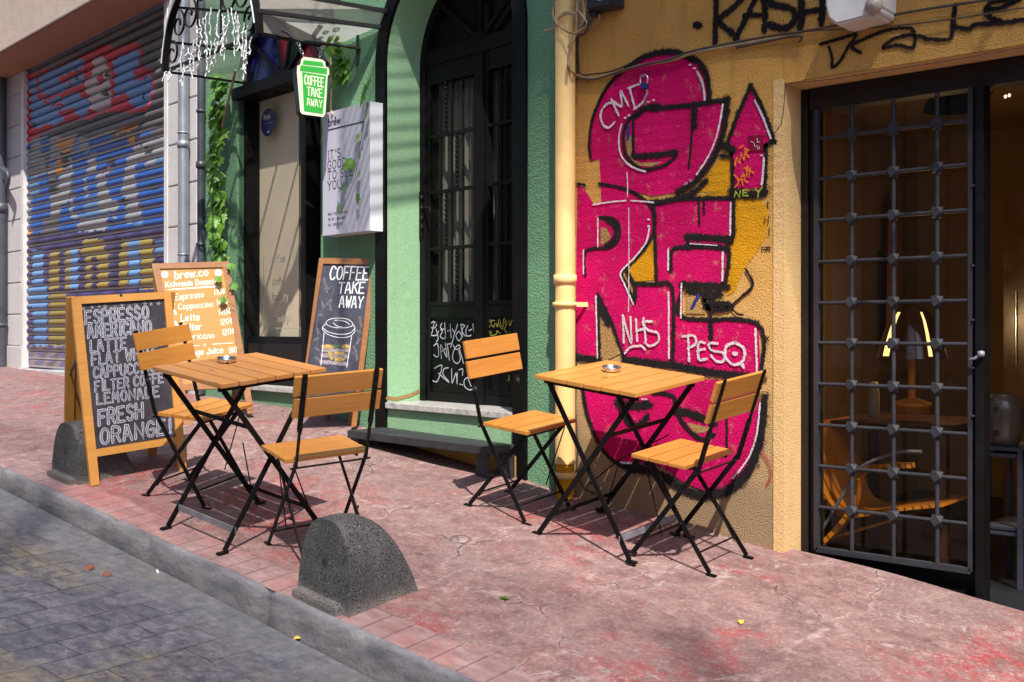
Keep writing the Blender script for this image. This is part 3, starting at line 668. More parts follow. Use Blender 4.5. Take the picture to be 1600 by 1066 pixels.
# painted slats
def inpoly(X, Y, P):
    r = np.zeros(X.shape, bool); n = len(P)
    for i in range(n):
        x0, y0 = P[i]; x1, y1 = P[i-1]
        c = ((y0 > Y) != (y1 > Y)) & (X < (x1-x0)*(Y-y0)/((y1-y0) or 1e-9)+x0); r ^= c
    return r
def Zp(pts, ox, oy, k): return [(ox+x/k, oy+y/k) for x, y in pts]
K5 = 5.333
def paint(px, py, row, ph):
    """colour of the slat paint at picture-plane points (traced on the shutter's own plane)"""
    n = len(px); rs = np.random.RandomState(5)
    # scalloped edges from spraying across a bulging slat
    X = px + 2.2*np.sin(ph*math.pi) + .8*np.sin(py*.9+px*.15); Y = py + .9*np.sin(px*.31)
    col = np.tile(np.array([.085, .078, .080]), (n, 1))
    base = np.clip(.7+.5*np.sin(px*.05+py*.11)*np.sin(px*.021-py*.06), 0, 1)[:, None]
    col = col*(.55+.8*base)
    cells = lambda sx, sy, k: np.sin(np.floor((X+2*np.sin(Y*.07+k))/sx)*12.9898+np.floor((Y+1.5*np.sin(X*.09))/sy)*78.233+k*37.7)*43758.5453 % 1
    mid = (Y > 222+.06*(240-X)*-1) & (Y < 372-(X-40)*.05)
    c1 = cells(15, 34, 1.0); c2 = cells(21, 47, 2.0)
    blue = np.array([.012, .075, .33]); grey = np.array([.25, .25, .265]); black = np.array([.018, .015, .018]); lb = np.array([.10, .22, .42])
    yel = np.array([.30, .215, .035]); pur = np.array([.045, .028, .11]); org = np.array([.62, .21, .01]); red = np.array([.58, .006, .035]); sky = np.array([.13, .29, .60]); wh = np.array([.58, .50, .50])
    m = mid & (c1 < .40); col[m] = blue; m = mid & (c1 >= .40) & (c1 < .74); col[m] = grey; m = mid & (c1 >= .74) & (c2 < .6); col[m] = black; m = mid & (c1 > .9); col[m] = lb*.8
    def f(P, c):
        m = inpoly(X, Y, P); col[m] = c
    bl = [((1110, 345), (1375, 290), (1385, 560), (1150, 640), (1120, 480)), ((1150, 660), (1385, 600), (1385, 840), (1190, 830)), ((900, 700), (1150, 640), (1150, 700), (900, 740)), ((590, 200), (690, 170), (690, 720), (600, 720)), ((380, 270), (470, 240), (460, 290), (390, 300)),
          ((800, 70), (925, 20), (880, 230), (900, 330), (780, 330)), ((950, 190), (1050, 150), (1020, 420), (980, 600), (900, 600), (910, 400)), ((1150, 20), (1250, 0), (1240, 60), (1150, 70)), ((250, 600), (350, 590), (350, 850), (250, 900)), ((190, 380), (250, 360), (250, 470), (190, 480))]
    for q in bl: f(Zp(q, 0, 200, K5), blue)
    for q in (((1050, 470), (1110, 440), (1140, 640), (1180, 760), (1030, 800), (1040, 560)), ((490, 340), (590, 320), (560, 620), (470, 640)), ((190, 280), (360, 250), (380, 380), (200, 420)), ((1100, 160), (1375, 60), (1375, 240), (1230, 260), (1100, 300)), ((800, 540), (900, 520), (900, 690), (810, 700))): f(Zp(q, 0, 200, K5), grey)
    for q in (((455, 90), (610, 60), (580, 210), (470, 200)), ((470, 230), (510, 220), (500, 300), (520, 370), (450, 400), (460, 300)), ((960, 5), (1120, -40), (1140, 0), (960, 60)), ((1060, 50), (1110, 40), (1110, 160), (1060, 160)), ((850, 340), (910, 320), (890, 380), (850, 370)), ((205, 830), (250, 830), (250, 920), (205, 920))): f(Zp(q, 0, 200, K5), org)
    for q in (((500, 200), (600, 200), (600, 240), (500, 260)), ((870, 260), (950, 240), (950, 300), (870, 320)), ((1000, 590), (1060, 590), (1040, 650), (990, 640)), ((1190, 160), (1260, 160), (1250, 220), (1190, 220)), ((890, 770), (930, 770), (930, 820), (890, 820)), ((1230, 470), (1290, 470), (1300, 510), (1210, 520)), ((1020, 90), (1060, 80), (900, 140), (920, 110))): f(Zp(q, 0, 200, K5), black)
    # lower letters: olive bubbles, violet outlines, pale blue bars
    low = Y > 366-(X-40)*.05
    col[low] = pur*(.9+.3*np.sin(X[low]*.2))[:, None]
    xb = X*K5
    def bars(ranges, c, y0, y1):
        for a, b_ in ranges:
            m = (xb > a) & (xb < b_) & (Y > y0) & (Y < y1); col[m] = c
    bars(((680, 855), (1000, 1120), (1150, 1260)), yel, 374, 396)
    bars(((400, 480), (530, 575), (700, 750), (800, 890), (980, 1050), (1160, 1265)), yel, 392, 452); bars(((530, 640), (660, 860)), yel, 388, 402)
    bars(((260, 350), (570, 640), (1060, 1150)), lb*1.3, 390, 452); bars(((1280, 1400), (1050, 1150)), lb, 375, 400)
    bars(((220, 380),), lb*1.15, 448, 500); bars(((395, 540),), yel*.8, 455, 540); bars(((270, 380),), lb, 500, 540); bars(((220, 260),), pur, 480, 540)
    bot = Y > 541; col[bot] = (np.array([.26, .20, .23])*(.8+.3*np.sin(X*.3+Y*.2))[:, None])[bot]; m = bot & (np.sin(X*.35)+np.sin(X*.13+Y*.4) > .7); col[m] = np.array([.14, .13, .28])
    # top letters
    f(Zp(((190, 680), (200, 640), (450, 545), (660, 470), (735, 440), (860, 370), (960, 400), (1130, 345), (1170, 420), (1140, 540), (1250, 590), (1270, 700), (1240, 880), (1200, 920), (1050, 935), (870, 930), (720, 990), (600, 1000), (470, 1050), (340, 1110), (230, 1180), (190, 1160)), 0, 0, K5), red)
    for q in (((220, 660), (290, 635), (300, 700), (290, 760), (300, 830), (360, 800), (350, 880), (310, 900), (230, 900), (240, 760), (215, 720)), ((320, 620), (450, 570), (670, 480), (690, 560), (640, 580), (480, 640), (470, 700), (560, 680), (560, 740), (470, 780), (400, 800), (320, 770), (310, 680)),
              ((560, 660), (690, 600), (680, 700), (590, 730)), ((500, 800), (660, 760), (650, 830), (720, 810), (730, 900), (640, 960), (600, 900), (500, 920)), ((930, 500), (1040, 450), (1140, 400), (1140, 520), (1100, 600), (1110, 680), (1240, 620), (1250, 720), (1230, 860), (1120, 910), (1060, 840), (1040, 760), (940, 820), (940, 700), (920, 580)), ((240, 900), (480, 880), (470, 1000), (330, 1060), (240, 1060)), ((380, 830), (480, 800), (480, 860), (380, 890)), ((400, 1000), (520, 960), (520, 1000), (420, 1050)), ((640, 960), (720, 900), (700, 960), (650, 990))): f(Zp(q, 0, 0, K5), sky)
    f(Zp(((760, 490), (850, 455), (870, 540), (910, 600), (900, 760), (920, 830), (880, 900), (790, 940), (740, 900), (730, 800), (690, 740), (710, 640), (760, 600)), 0, 0, K5), wh)
    for q in (((800, 640), (850, 600), (850, 690), (790, 720)), ((930, 560), (900, 600), (930, 690), (950, 640)), ((1090, 640), (1150, 640), (1110, 690)), ((700, 590), (760, 560), (740, 610), (700, 640))): f(Zp(q, 0, 0, K5), red)
    for q in (((1180, 630), (1220, 640), (1190, 660)), ((850, 740), (910, 730), (880, 800), (830, 780)), ((860, 610), (900, 590), (900, 640), (860, 640)), ((430, 850), (465, 840), (460, 870), (430, 880)), ((620, 560), (640, 560), (640, 660), (620, 660)), ((1170, 780), (1190, 770), (1200, 830), (1180, 830)), ((250, 1020), (285, 1030), (280, 1066), (250, 1060))): f(Zp(q, 0, 0, K5), black)
    # slat lips: pale sun highlight painted in, dark lintel shade painted near the top
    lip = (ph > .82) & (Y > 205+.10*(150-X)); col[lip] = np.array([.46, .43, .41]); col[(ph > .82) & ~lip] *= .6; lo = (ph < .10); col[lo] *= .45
    return col
def pr(P):
    d = P-np.array(C0); z = d@np.array(FW); return 800+F*(d@np.array(RT))/z, YH-F*d[:, 2]/z
NS, NCOL = 37, 210; pitch = (SZ1-SZ0)/NS
prof = [(0.0, .016), (.10, .004), (.22, -.006), (.42, -.012), (.62, -.008), (.78, .001), (.86, .009), (.90, .004), (.97, .004), (1.0, .016)]
bm = bmesh.new(); cl = bm.loops.layers.float_color.new('paint'); rows_v = []; info = []
for r in range(NS):
    for t, d in prof:                                               # t runs downward
        z = SZ1-(r+t)*pitch
        if r >= NS-2: d = .006 if .06 < t < .94 else .014
        rows_v.append([bm.verts.new(gw(SU0+(SU1-SU0)*k/NCOL, z, d+.03)) for k in range(NCOL+1)])
pts = []; faces = []
for i in range(len(rows_v)-1):
    r, j = divmod(i, len(prof))
    if j == len(prof)-1: continue
    for k in range(NCOL):
        f = bm.faces.new([rows_v[i][k], rows_v[i+1][k], rows_v[i+1][k+1], rows_v[i][k+1]]); f.smooth = True
        faces.append(f); z = SZ1-(r+(prof[j][0]+prof[j+1][0])/2)*pitch; pts.append((*gw(SU0+(SU1-SU0)*(k+.5)/NCOL, z), r, (prof[j][0]+prof[j+1][0])/2))
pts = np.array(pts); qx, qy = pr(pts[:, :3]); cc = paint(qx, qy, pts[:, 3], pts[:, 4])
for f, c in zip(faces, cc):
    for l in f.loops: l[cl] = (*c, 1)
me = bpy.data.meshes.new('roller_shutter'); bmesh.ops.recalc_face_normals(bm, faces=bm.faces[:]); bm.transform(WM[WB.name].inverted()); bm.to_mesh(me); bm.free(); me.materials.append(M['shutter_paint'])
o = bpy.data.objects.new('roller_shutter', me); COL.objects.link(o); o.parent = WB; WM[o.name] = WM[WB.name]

# ---------------------------------------------------------------- yellow building
YB = empty('building', 'yellow rendered house wall with large pink graffiti letters and a barred glass shop door', 'building', (-2.2, 4.2, .68))
OX0, OX1, OZ = -2.170, -0.45, 2.655
b = MB(); ybox(b, -3.372, OX0, .2, 8, WY, 4.50, .012); ybox(b, OX1, 5, -.6, 8, WY, 4.50, .012); ybox(b, OX0, OX1, OZ, 8, WY, 4.50)
b.build('wall', M['yellow_render'], YB)
b = MB()                                                            # smoother plaster band round the opening
b.quad((OX0-.045, WY-.004, .4), (OX0+.006, WY-.004, .4), (OX0+.006, WY-.004, OZ+.02), (OX0-.045, WY-.004, OZ+.02)); b.quad((OX0+.004, WY-.004, .4), (OX0+.004, 4.36, .4), (OX0+.004, 4.36, OZ-.002), (OX0+.004, WY-.004, OZ-.002))
b.quad((OX0+.004, WY-.004, OZ-.003), (OX0+.004, 4.36, OZ-.003), (OX1, 4.36, OZ-.003), (OX1, WY-.004, OZ-.003))
b.build('reveal', M['yellow_smooth'], YB)
DY = 4.35
b = MB(); px = lambda x, Y=DY: ay(x, 500, Y).x
zq = lambda x, y, Y=DY: ay(x, y, Y).z
xl0, xl1, xr0, xr1 = OX0+.004, px(1274), px(1523), px(1541)
ybox(b, xl0, px(1262), .35, OZ-.005, DY, DY+.08, .003); ybox(b, px(1262)+.002, xl1, .35, OZ-.09, DY+.015, DY+.08, .003)
ybox(b, xl0+.04, OX1, OZ-.10, OZ-.005, DY-.005, DY+.08, .004)
b.build('door_frame', M['frame_brown'], YB)
b = MB()
ybox(b, px(1528), xr1, .30, OZ-.10, DY-.035, DY+.05, .004); ybox(b, px(1512)+.02, px(1528)-.002, .30, OZ-.10, DY-.005, DY+.05, .003)
zb = zq(1400, 868)
ybox(b, xl1, px(1528), .30, zb-.03, DY+.012, DY+.05, .003)
GD = b.build('door', M['black_metal'], YB)
gx0, gx1 = px(1278), px(1519); gy = DY-.012
b = MB()
for xa in (gx0, gx1): ybox(b, xa-.010, xa+.010, zb-.02, OZ-.10, gy-.010, gy+.015, .002)
ybox(b, gx0, gx1, zb-.03, zb-.005, gy-.010, gy+.015, .002)
cols = [px(v) for v in (1333, 1398, 1466)]
rws = [zq(1398, y) for y in (203, 269, 337, 405, 472, 537, 604, 671, 738, 805)]
for x in cols: b.tube([(x, gy, zb-.02), (x, gy, OZ-.1)], .0088, 10)
for z in rws: b.tube([(gx0, gy, z), (gx1, gy, z)], .0080, 10)
for x in cols:
    for z in rws:                                                   # faceted iron knots
        s_ = .0215; c = Vector((x, gy, z)); oct_ = []
        P = [Vector(q) for q in ((s_, s_, 0), (s_, -s_, 0), (-s_, s_, 0), (-s_, -s_, 0), (s_, 0, s_), (s_, 0, -s_), (-s_, 0, s_), (-s_, 0, -s_), (0, s_, s_), (0, s_, -s_), (0, -s_, s_), (0, -s_, -s_))]
        h = bmesh.ops.convex_hull(b.bm, input=[b.bm.verts.new(c+Matrix.Rotation(.12, 3, 'Y') @ q) for q in P])
b.build('grille', M['iron_paint'], GD)
b = MB(); b.quad((xl1, DY+.045, zb-.02), (xr0, DY+.045, zb-.02), (xr0, DY+.045, OZ-.1), (xl1, DY+.045, OZ-.1)); b.build('glass', M['glass_door'], GD)
b = MB()
for y in (290, 415, 500, 575, 650): b.lathe([(.0001, -.004), (.006, -.003), (.007, .003)], ay(1521, y, gy-.012), 8)
b.lathe([(.0001, -.012), (.012, -.010), (.014, .0), (.012, .01), (.0001, .012)], ay(1533, 553, DY-.045), 12); b.tube([ay(1533, 553, DY-.04), ay(1524, 560, DY-.05), ay(1516, 562, DY-.04)], .006)
b.build('handle', M['steel_grey'], GD)
# shop room behind
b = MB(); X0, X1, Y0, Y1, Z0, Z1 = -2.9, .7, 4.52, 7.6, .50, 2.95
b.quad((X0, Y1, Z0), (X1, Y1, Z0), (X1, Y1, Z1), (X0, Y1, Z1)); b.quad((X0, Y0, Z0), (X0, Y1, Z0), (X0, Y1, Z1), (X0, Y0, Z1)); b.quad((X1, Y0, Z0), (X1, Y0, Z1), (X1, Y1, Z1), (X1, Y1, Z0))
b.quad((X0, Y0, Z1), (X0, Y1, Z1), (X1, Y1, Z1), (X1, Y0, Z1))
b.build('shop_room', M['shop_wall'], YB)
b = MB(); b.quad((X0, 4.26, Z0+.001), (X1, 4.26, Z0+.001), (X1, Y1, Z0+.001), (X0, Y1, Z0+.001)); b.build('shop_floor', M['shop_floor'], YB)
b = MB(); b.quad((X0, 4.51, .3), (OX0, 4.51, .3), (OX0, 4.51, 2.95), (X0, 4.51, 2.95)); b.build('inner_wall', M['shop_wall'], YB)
# ---------------------------------------------------------------- lettering: strokes on a 4 x 6 grid
FONT = {
'A': '00 16 26 40|0.6,2 3.4,2', 'B': '00 06 26 3.3,5.2 3.2,3.9 2,3.2 0,3.2|2,3.2 3.5,2.5 3.6,1 2.4,0 00', 'C': '3.7,5 2.6,6 1.2,5.8 0.2,4.2 0.1,2 1,0.3 2.4,0 3.7,1', 'D': '00 06 1.8,6 3.5,4.8 3.8,3 3.5,1.2 1.8,0 00',
'E': '3.6,6 06 00 3.7,0|0,3.1 2.8,3.1', 'F': '00 06 3.6,6|0,3.2 2.7,3.2', 'G': '3.6,5 2.5,6 1.2,5.8 0.2,4.2 0.1,2 1,0.3 2.4,0 3.7,1 3.7,2.8 2.2,2.8', 'H': '00 06|40 46|03 43', 'I': '1,0 1,6', 'J': '3,6 3,1.4 2,0 0.8,0.2 0.2,1.4',
'K': '00 06|3.6,6 0,2.7|1.2,3.6 3.7,0', 'L': '06 00 3.4,0', 'M': '00 0.4,6 2,2 3.6,6 40', 'N': '00 06 40 46', 'O': '2,6 0.7,5.3 0.1,3 0.7,0.7 2,0 3.3,0.7 3.9,3 3.3,5.3 2,6', 'P': '00 06 2.4,6 3.6,5.2 3.6,3.8 2.4,3 0,3',
'R': '00 06 2.4,6 3.5,5.2 3.5,3.9 2.4,3.1 0,3.1|1.8,3.1 3.7,0', 'S': '3.5,5.2 2.4,6 1,5.8 0.3,4.7 1,3.5 2.8,2.7 3.6,1.5 2.8,0.2 1.4,0 0.2,0.9', 'T': '2,0 2,6|06 46', 'U': '06 0.1,1.6 1,0.1 3,0.1 3.9,1.6 46', 'V': '06 20 46', 'W': '06 1,0 2,4 3,0 46', 'X': '00 46|06 40', 'Y': '06 2,3 46|2,3 2,0',
'0': '2,6 0.7,5.3 0.1,3 0.7,0.7 2,0 3.3,0.7 3.9,3 3.3,5.3 2,6', '1': '0.6,4.8 1.6,6 1.6,0', '2': '0.3,4.8 1.2,5.9 2.8,5.9 3.5,4.6 0.2,0 3.8,0', '4': '2.9,0 2.9,6 0.1,1.8 3.9,1.8', '8': '2,3.2 0.6,4.4 1,5.8 3,5.8 3.4,4.4 2,3.2 0.3,1.6 1,0.1 3,0.1 3.7,1.6 2,3.2', 'l': '1,6 1,0',
'a': '3,3.4 1.4,3.9 0.3,2.4 0.6,0.4 2,0.2 3,1.6|3,3.8 3.1,0.6 3.7,0', 'b': '0.3,6 0.3,0.2|0.3,2.6 1.6,3.8 3,3 3,0.9 1.6,0 0.3,0.8', 'c': '3,3.2 1.6,3.9 0.3,2.6 0.4,0.8 1.6,0 3,0.6', 'd': '3,6 3,0|3,2.8 1.6,3.9 0.3,2.6 0.4,0.8 1.6,0 3,1', 'e': '0.4,2 3,2.2 2.6,3.6 1.4,3.9 0.3,2.4 0.6,0.5 1.8,0 3,0.6',
'f': '2.6,5.6 1.8,6 1.2,5 1.2,0|0.2,3.5 2.3,3.5', 'g': '3,3.3 1.5,3.9 0.3,2.6 0.5,0.8 1.7,0.2 3,1.2|3,3.8 3,-1.4 1.8,-2.2 0.5,-1.6', 'h': '0.3,6 0.3,0|0.3,2.6 1.6,3.8 2.8,3 2.9,0', 'i': '0.8,3.8 0.8,0|0.8,5 0.8,5.3', 'k': '0.3,6 0.3,0|2.6,3.8 0.3,1.6|1,2.2 2.9,0', 'm': '0.2,3.8 0.2,0|0.2,2.8 1.1,3.8 1.9,3 1.9,0|1.9,2.8 2.8,3.8 3.7,3 3.8,0', 'n': '0.3,3.8 0.3,0|0.3,2.6 1.5,3.8 2.7,3 2.8,0',
'o': '1.6,3.9 0.4,2.8 0.4,1 1.6,0 2.9,1 2.9,2.8 1.6,3.9', 'p': '0.3,3.8 0.3,-2|0.3,2.8 1.6,3.9 3,2.9 3,1 1.6,0 0.3,0.9', 'r': '0.3,3.8 0.3,0|0.3,2.4 1.3,3.7 2.4,3.6', 's': '2.6,3.3 1.5,3.9 0.5,3.1 1.2,2.1 2.5,1.5 2.4,0.3 1.2,0 0.3,0.6', 't': '1.3,5.6 1.3,0.7 2.2,0|0.2,3.8 2.5,3.8', 'u': '0.3,3.8 0.4,0.7 1.6,0 2.8,1.2|2.8,3.8 2.9,0', 'v': '0.2,3.8 1.5,0 2.8,3.8', 'w': '0.1,3.8 0.9,0 1.8,3 2.7,0 3.6,3.8', 'y': '0.3,3.8 1.5,0.4|2.8,3.8 1.2,-2', 'ı': '0.8,3.8 0.8,0',
'.': '0.6,0 0.7,0.3', '-': '0.4,2.6 2.4,2.6', '|': '1,-0.6 1,6.4', "'": '0.8,6 0.7,4.6', '!': '1,6 1,1.8|1,0.2 1,0.4', ':': '0.8,0.6 0.8,1|0.8,3 0.8,3.4', '₺': '1.4,6 1.4,0.4 2.8,0.8 3.4,2.4|0.3,2.6 2.8,4|0.3,3.8 2.8,5.2', ' ': ''}
def glyph(ch):
    out = []
    for s_ in FONT.get(ch, '').split('|'):
        q = []
        for w in s_.split():
            if ',' in w: a, c = w.split(','); q.append((float(a), float(c)))
            else: q.append((float(w[0]), float(w[1:])))
        if q: out.append(q)
    return out
def gwid(ch):
    if ch == ' ': return 2.2
    p = [x for s_ in glyph(ch) for x, y in s_]; return max(p)+1.1 if p else 2
def text_strokes(txt, height, jitter=0.0, track=0.0, wide=1.0, smooth=True, rnd=None):
    """strokes in metres, start at (0,0)"""
    rnd = rnd or random; k = height/6; x = 0; out = []
    for ch in txt:
        if ch == 'İ': base, dots = 'I', True
        else: base, dots = ch, False
        j = lambda: rnd.uniform(-jitter, jitter)*height; oy = j()
        for st in glyph(base):
            q = [((x+a*wide)*k+j()*.5, c*k+oy+j()*.5) for a, c in st]
            if smooth and len(q) > 4: q = [tuple(v) for v in smoothpts([(*v, 0) for v in q], 3)]; q = [(v[0], v[1]) for v in q]
            out.append(q)
        if dots: out.append([((x+.9)*k, 7.1*k), ((x+1.1)*k, 7.3*k)])
        x += gwid(base)*wide+track
    return out, x*k
def put(mb, strokes, f, w, nrm):
    for q in strokes: mb.ribbon([f(a, c) for a, c in q], w, nrm)

# ---------------------------------------------------------------- graffiti on the yellow wall
NY = Vector((0, -1, 0))
def GA(pts, o=.004): return [ay(860+x/3.5525, y/3.5525, WY-o) for x, y in pts]       # three tracing sheets of the wall
def GBt(pts, o=.004): return [ay(880+x/3.33, 280+y/3.33, WY-o) for x, y in pts]
def GD_(pts, o=.004): return [ay(900+x/4.697, 560+y/4.697, WY-o) for x, y in pts]
def GE(pts, o=.004): return [ay(1200+x/3.5525, y/3.5525, WY-o) for x, y in pts]
def GC(pts, o=.004): return [ay(1080+x/5.33, 120+y/5.33, WY-o) for x, y in pts]
PXM = 1/365.0                                                      # metres per picture pixel at this wall, about
def strokes(name, mat, items, o=.006, sm=True):
    if name == 'graffiti_outline':
        h = MB()
        for fn, pts, w in items:
            p = fn(pts, .0052+random.random()*.0006); p = smoothpts(p, 6) if len(p) > 2 else p; h.ribbon(p, w*PXM*1.75, NY)
        h.build('graffiti_overspray', M['overspray'], YB, recalc=False)
    b = MB()
    for fn, pts, w in items:
        p = fn(pts, o+random.random()*.0012)
        if sm and len(p) > 2: p = smoothpts(p, 6)
        b.ribbon(p, w*PXM*(1.12 if w > 4.5 else 1.3), NY)
    return b.build(name, mat, YB, recalc=False)
FO = [.0012]
def fills(name, mat, items, o=None, sm=False):
    for fn, pts in items:
        FO[0] += .00022; b = MB(); b.poly(fn(pts, FO[0])); b.build(name, mat, YB)
ZA, ZB, ZD, ZE, ZC = GA, GBt, GD_, GE, GC
# letter fills
G_OUT = [(222, 900), (215, 800), (225, 700), (255, 600), (300, 505), (360, 430), (430, 375), (500, 330), (600, 292), (680, 285), (750, 305), (820, 345), (860, 400), (880, 480), (880, 562), (985, 552), (975, 640), (955, 740), (920, 840), (870, 930), (800, 1010), (720, 1066), (560, 1090), (480, 1066), (400, 1036), (280, 1020), (272, 880)]
fills('graffiti_shadow', M['fill_gold'], [(ZA, [(925, 900), (1002, 870), (1005, 1066), (800, 1066)]), (ZB, [(690, 85), (880, 60), (885, 95), (560, 112)]), (ZB, [(895, 100), (1010, 95), (1065, 150), (1055, 300), (1000, 390), (940, 470), (890, 590), (850, 610), (850, 372), (878, 300)]), (ZB, [(468, 320), (476, 525), (375, 535), (330, 480), (400, 400)]), (ZD, [(375, 395), (410, 430), (395, 470), (370, 430)]), (ZD, [(440, 395), (495, 400), (490, 470), (450, 465)])], .0022)
fills('graffiti_letter', M['fill_pink'], [(ZA, G_OUT)])
fills('graffiti_arrow', M['fill_pink'], [(ZC, [(495, 95), (640, 470), (660, 530), (600, 570), (612, 600), (600, 930), (350, 930), (352, 590), (310, 575), (330, 500)])])
fills('graffiti_letter', M['fill_pink'], [(ZB, [(75, 30), (105, 45), (160, 132), (200, 125), (195, 30), (300, 45), (380, 75), (440, 125), (475, 190), (470, 260), (440, 330), (390, 390), (340, 440), (305, 490), (340, 570), (368, 640), (380, 560), (475, 545), (568, 572), (560, 955), (325, 950), (190, 620), (185, 600), (175, 600), (185, 930), (62, 905)])], .0028)
fills('graffiti_letter', M['fill_pink'], [(ZB, [(478, 130), (600, 105), (890, 95), (878, 300), (860, 330), (850, 372), (838, 548), (625, 545), (618, 715), (1015, 750), (1028, 1025), (600, 965), (572, 955), (575, 570), (485, 545)])], .0031)
fills('graffiti_letter', M['fill_pink'], [(ZD, [(50, 190), (400, 190), (560, 215), (760, 140), (1060, 160), (1310, 120), (1350, 300), (1345, 560), (1300, 740), (1200, 880), (1080, 960), (960, 980), (800, 920), (680, 830), (560, 770), (350, 775), (240, 720), (150, 590), (80, 400)])], .0024)
fills('graffiti_gap', M['fill_tan'], [(ZB, [(195, 250), (225, 255), (250, 300), (222, 335), (195, 340)]), (ZB, [(190, 730), (215, 740), (305, 905), (200, 955)]), (ZA, [(415, 760), (450, 750), (455, 880), (500, 905), (620, 900), (560, 925), (480, 920), (430, 860)]), (ZB, [(640, 600), (690, 590), (745, 700), (640, 700)]), (ZD, [(810, 470), (990, 510), (940, 545), (870, 550)])], .0046)
# black lines
B_ = lambda fn, pts, w: (fn, pts, w)
strokes('graffiti_outline', M['spray_black'], [
 B_(ZA, [(222, 870), (215, 800), (225, 700), (255, 600), (300, 505), (360, 430), (430, 375), (500, 330)], 7), B_(ZA, [(430, 375), (500, 325), (600, 292), (680, 287), (750, 307), (820, 345), (860, 400), (880, 480), (880, 560)], 11),
 B_(ZA, [(555, 605), (640, 598), (780, 582), (985, 552)], 9), B_(ZA, [(980, 555), (975, 640), (955, 740), (920, 840), (870, 930), (800, 1010), (710, 1066)], 12),
 B_(ZB, [(740, 10), (700, 50), (640, 88), (560, 110), (460, 122)], 10), B_(ZB, [(190, 25), (300, 45), (380, 78), (430, 115), (465, 160), (475, 200)], 6),
 B_(ZA, [(590, 598), (520, 608), (455, 645), (420, 690), (405, 760), (410, 830), (430, 880), (480, 925), (540, 942), (620, 922), (670, 892), (700, 855)], 6), B_(ZA, [(460, 655), (460, 850)], 6), B_(ZA, [(465, 868), (560, 865), (690, 845)], 11), B_(ZA, [(800, 600), (795, 700)], 12), B_(ZA, [(788, 690), (780, 800), (768, 930)], 4), B_(ZA, [(600, 590), (530, 600), (480, 640)], 10),
 B_(ZC, [(495, 75), (440, 200), (370, 360), (305, 545)], 8), B_(ZC, [(495, 75), (560, 190), (620, 330), (690, 535)], 8), B_(ZC, [(690, 540), (620, 570), (625, 610), (612, 950)], 8), B_(ZC, [(250, 660), (330, 655), (330, 600), (345, 800), (345, 990)], 8), B_(ZC, [(250, 560), (300, 590), (340, 600)], 13), B_(ZC, [(345, 960), (480, 985), (610, 960)], 14),
 B_(ZB, [(75, 25), (110, 30)], 6), B_(ZB, [(115, 500), (118, 375), (240, 355), (285, 315), (295, 265), (275, 215), (235, 200), (190, 200)], 6), B_(ZB, [(235, 215), (275, 255), (265, 310), (230, 345)], 11), B_(ZB, [(455, 125), (478, 190), (473, 265), (445, 330), (400, 390), (345, 445), (305, 488), (340, 570), (370, 645)], 6), B_(ZB, [(330, 480), (372, 560), (370, 640)], 9), B_(ZB, [(370, 545), (475, 548), (568, 575), (568, 950)], 8), B_(ZB, [(180, 600), (240, 720), (320, 940)], 7), B_(ZB, [(180, 610), (188, 945)], 7), B_(ZB, [(190, 650), (230, 740)], 16), B_(ZB, [(60, 925), (190, 945)], 13),
 B_(ZB, [(470, 160), (478, 330), (485, 545)], 7), B_(ZB, [(470, 130), (600, 105), (890, 97)], 8), B_(ZB, [(885, 97), (882, 300), (855, 330)], 9), B_(ZB, [(645, 300), (870, 312)], 12), B_(ZB, [(645, 340), (860, 362)], 8), B_(ZB, [(650, 320), (650, 355)], 6), B_(ZB, [(562, 475), (565, 372), (650, 355), (850, 365), (842, 545)], 8), B_(ZB, [(620, 548), (845, 560)], 13), B_(ZB, [(650, 585), (820, 600)], 10), B_(ZB, [(625, 545), (622, 718), (1010, 752), (1028, 1020)], 8), B_(ZB, [(765, 740), (768, 820)], 9), B_(ZB, [(768, 800), (770, 895)], 3.5), B_(ZB, [(705, 115), (708, 240)], 4), B_(ZB, [(732, 110), (732, 180)], 4), B_(ZB, [(320, 940), (600, 975), (800, 1010), (1030, 1035)], 14),
 B_(ZD, [(45, 200), (80, 400), (150, 590), (240, 725), (350, 800), (430, 830)], 8), B_(ZD, [(380, 800), (560, 830), (700, 900), (860, 990), (1000, 1000), (1140, 950), (1270, 820), (1345, 620), (1372, 400), (1380, 300)], 17), B_(ZD, [(560, 250), (640, 258), (715, 285), (735, 380), (780, 470), (860, 560), (940, 595), (1010, 560)], 8), B_(ZD, [(740, 390), (850, 410), (1000, 470)], 16), B_(ZD, [(310, 330), (420, 350), (530, 340)], 16), B_(ZD, [(330, 380), (360, 430), (400, 490), (480, 480), (520, 430)], 12), B_(ZD, [(1105, 440), (1108, 660)], 4), B_(ZD, [(330, 310), (330, 400)], 10)], .006)
# the little cat with a raised tail, black stencil bits and stray marks
CT = lambda pts, o=.0068: [ay(1080+x/5.33, 400+y/5.33, WY-o) for x, y in pts]
b = MB()
for pts, w in (([(100, 330), (130, 420), (160, 480)], 11), ([(110, 380), (200, 400), (290, 400), (330, 420)], 15), ([(120, 430), (220, 450), (300, 440)], 14), ([(320, 420), (380, 480), (430, 490)], 5), ([(340, 410), (430, 330), (505, 260), (505, 200), (455, 115)], 6), ([(130, 330), (200, 350)], 8)):
    b.ribbon(smoothpts(CT(pts), 5), w*PXM, NY)
b.build('cat_figure', M['spray_black'], YB, recalc=False)
b = MB(); b.ribbon(CT([(5, 430), (60, 330)]), 8*PXM, NY); b.build('blue_mark', M['spray_blue'], YB, recalc=False); b = MB(); b.ribbon(GA([(430, 690), (430, 770)], .0058), 8*PXM, NY); b.build('blue_mark', M['spray_blue'], YB, recalc=False)
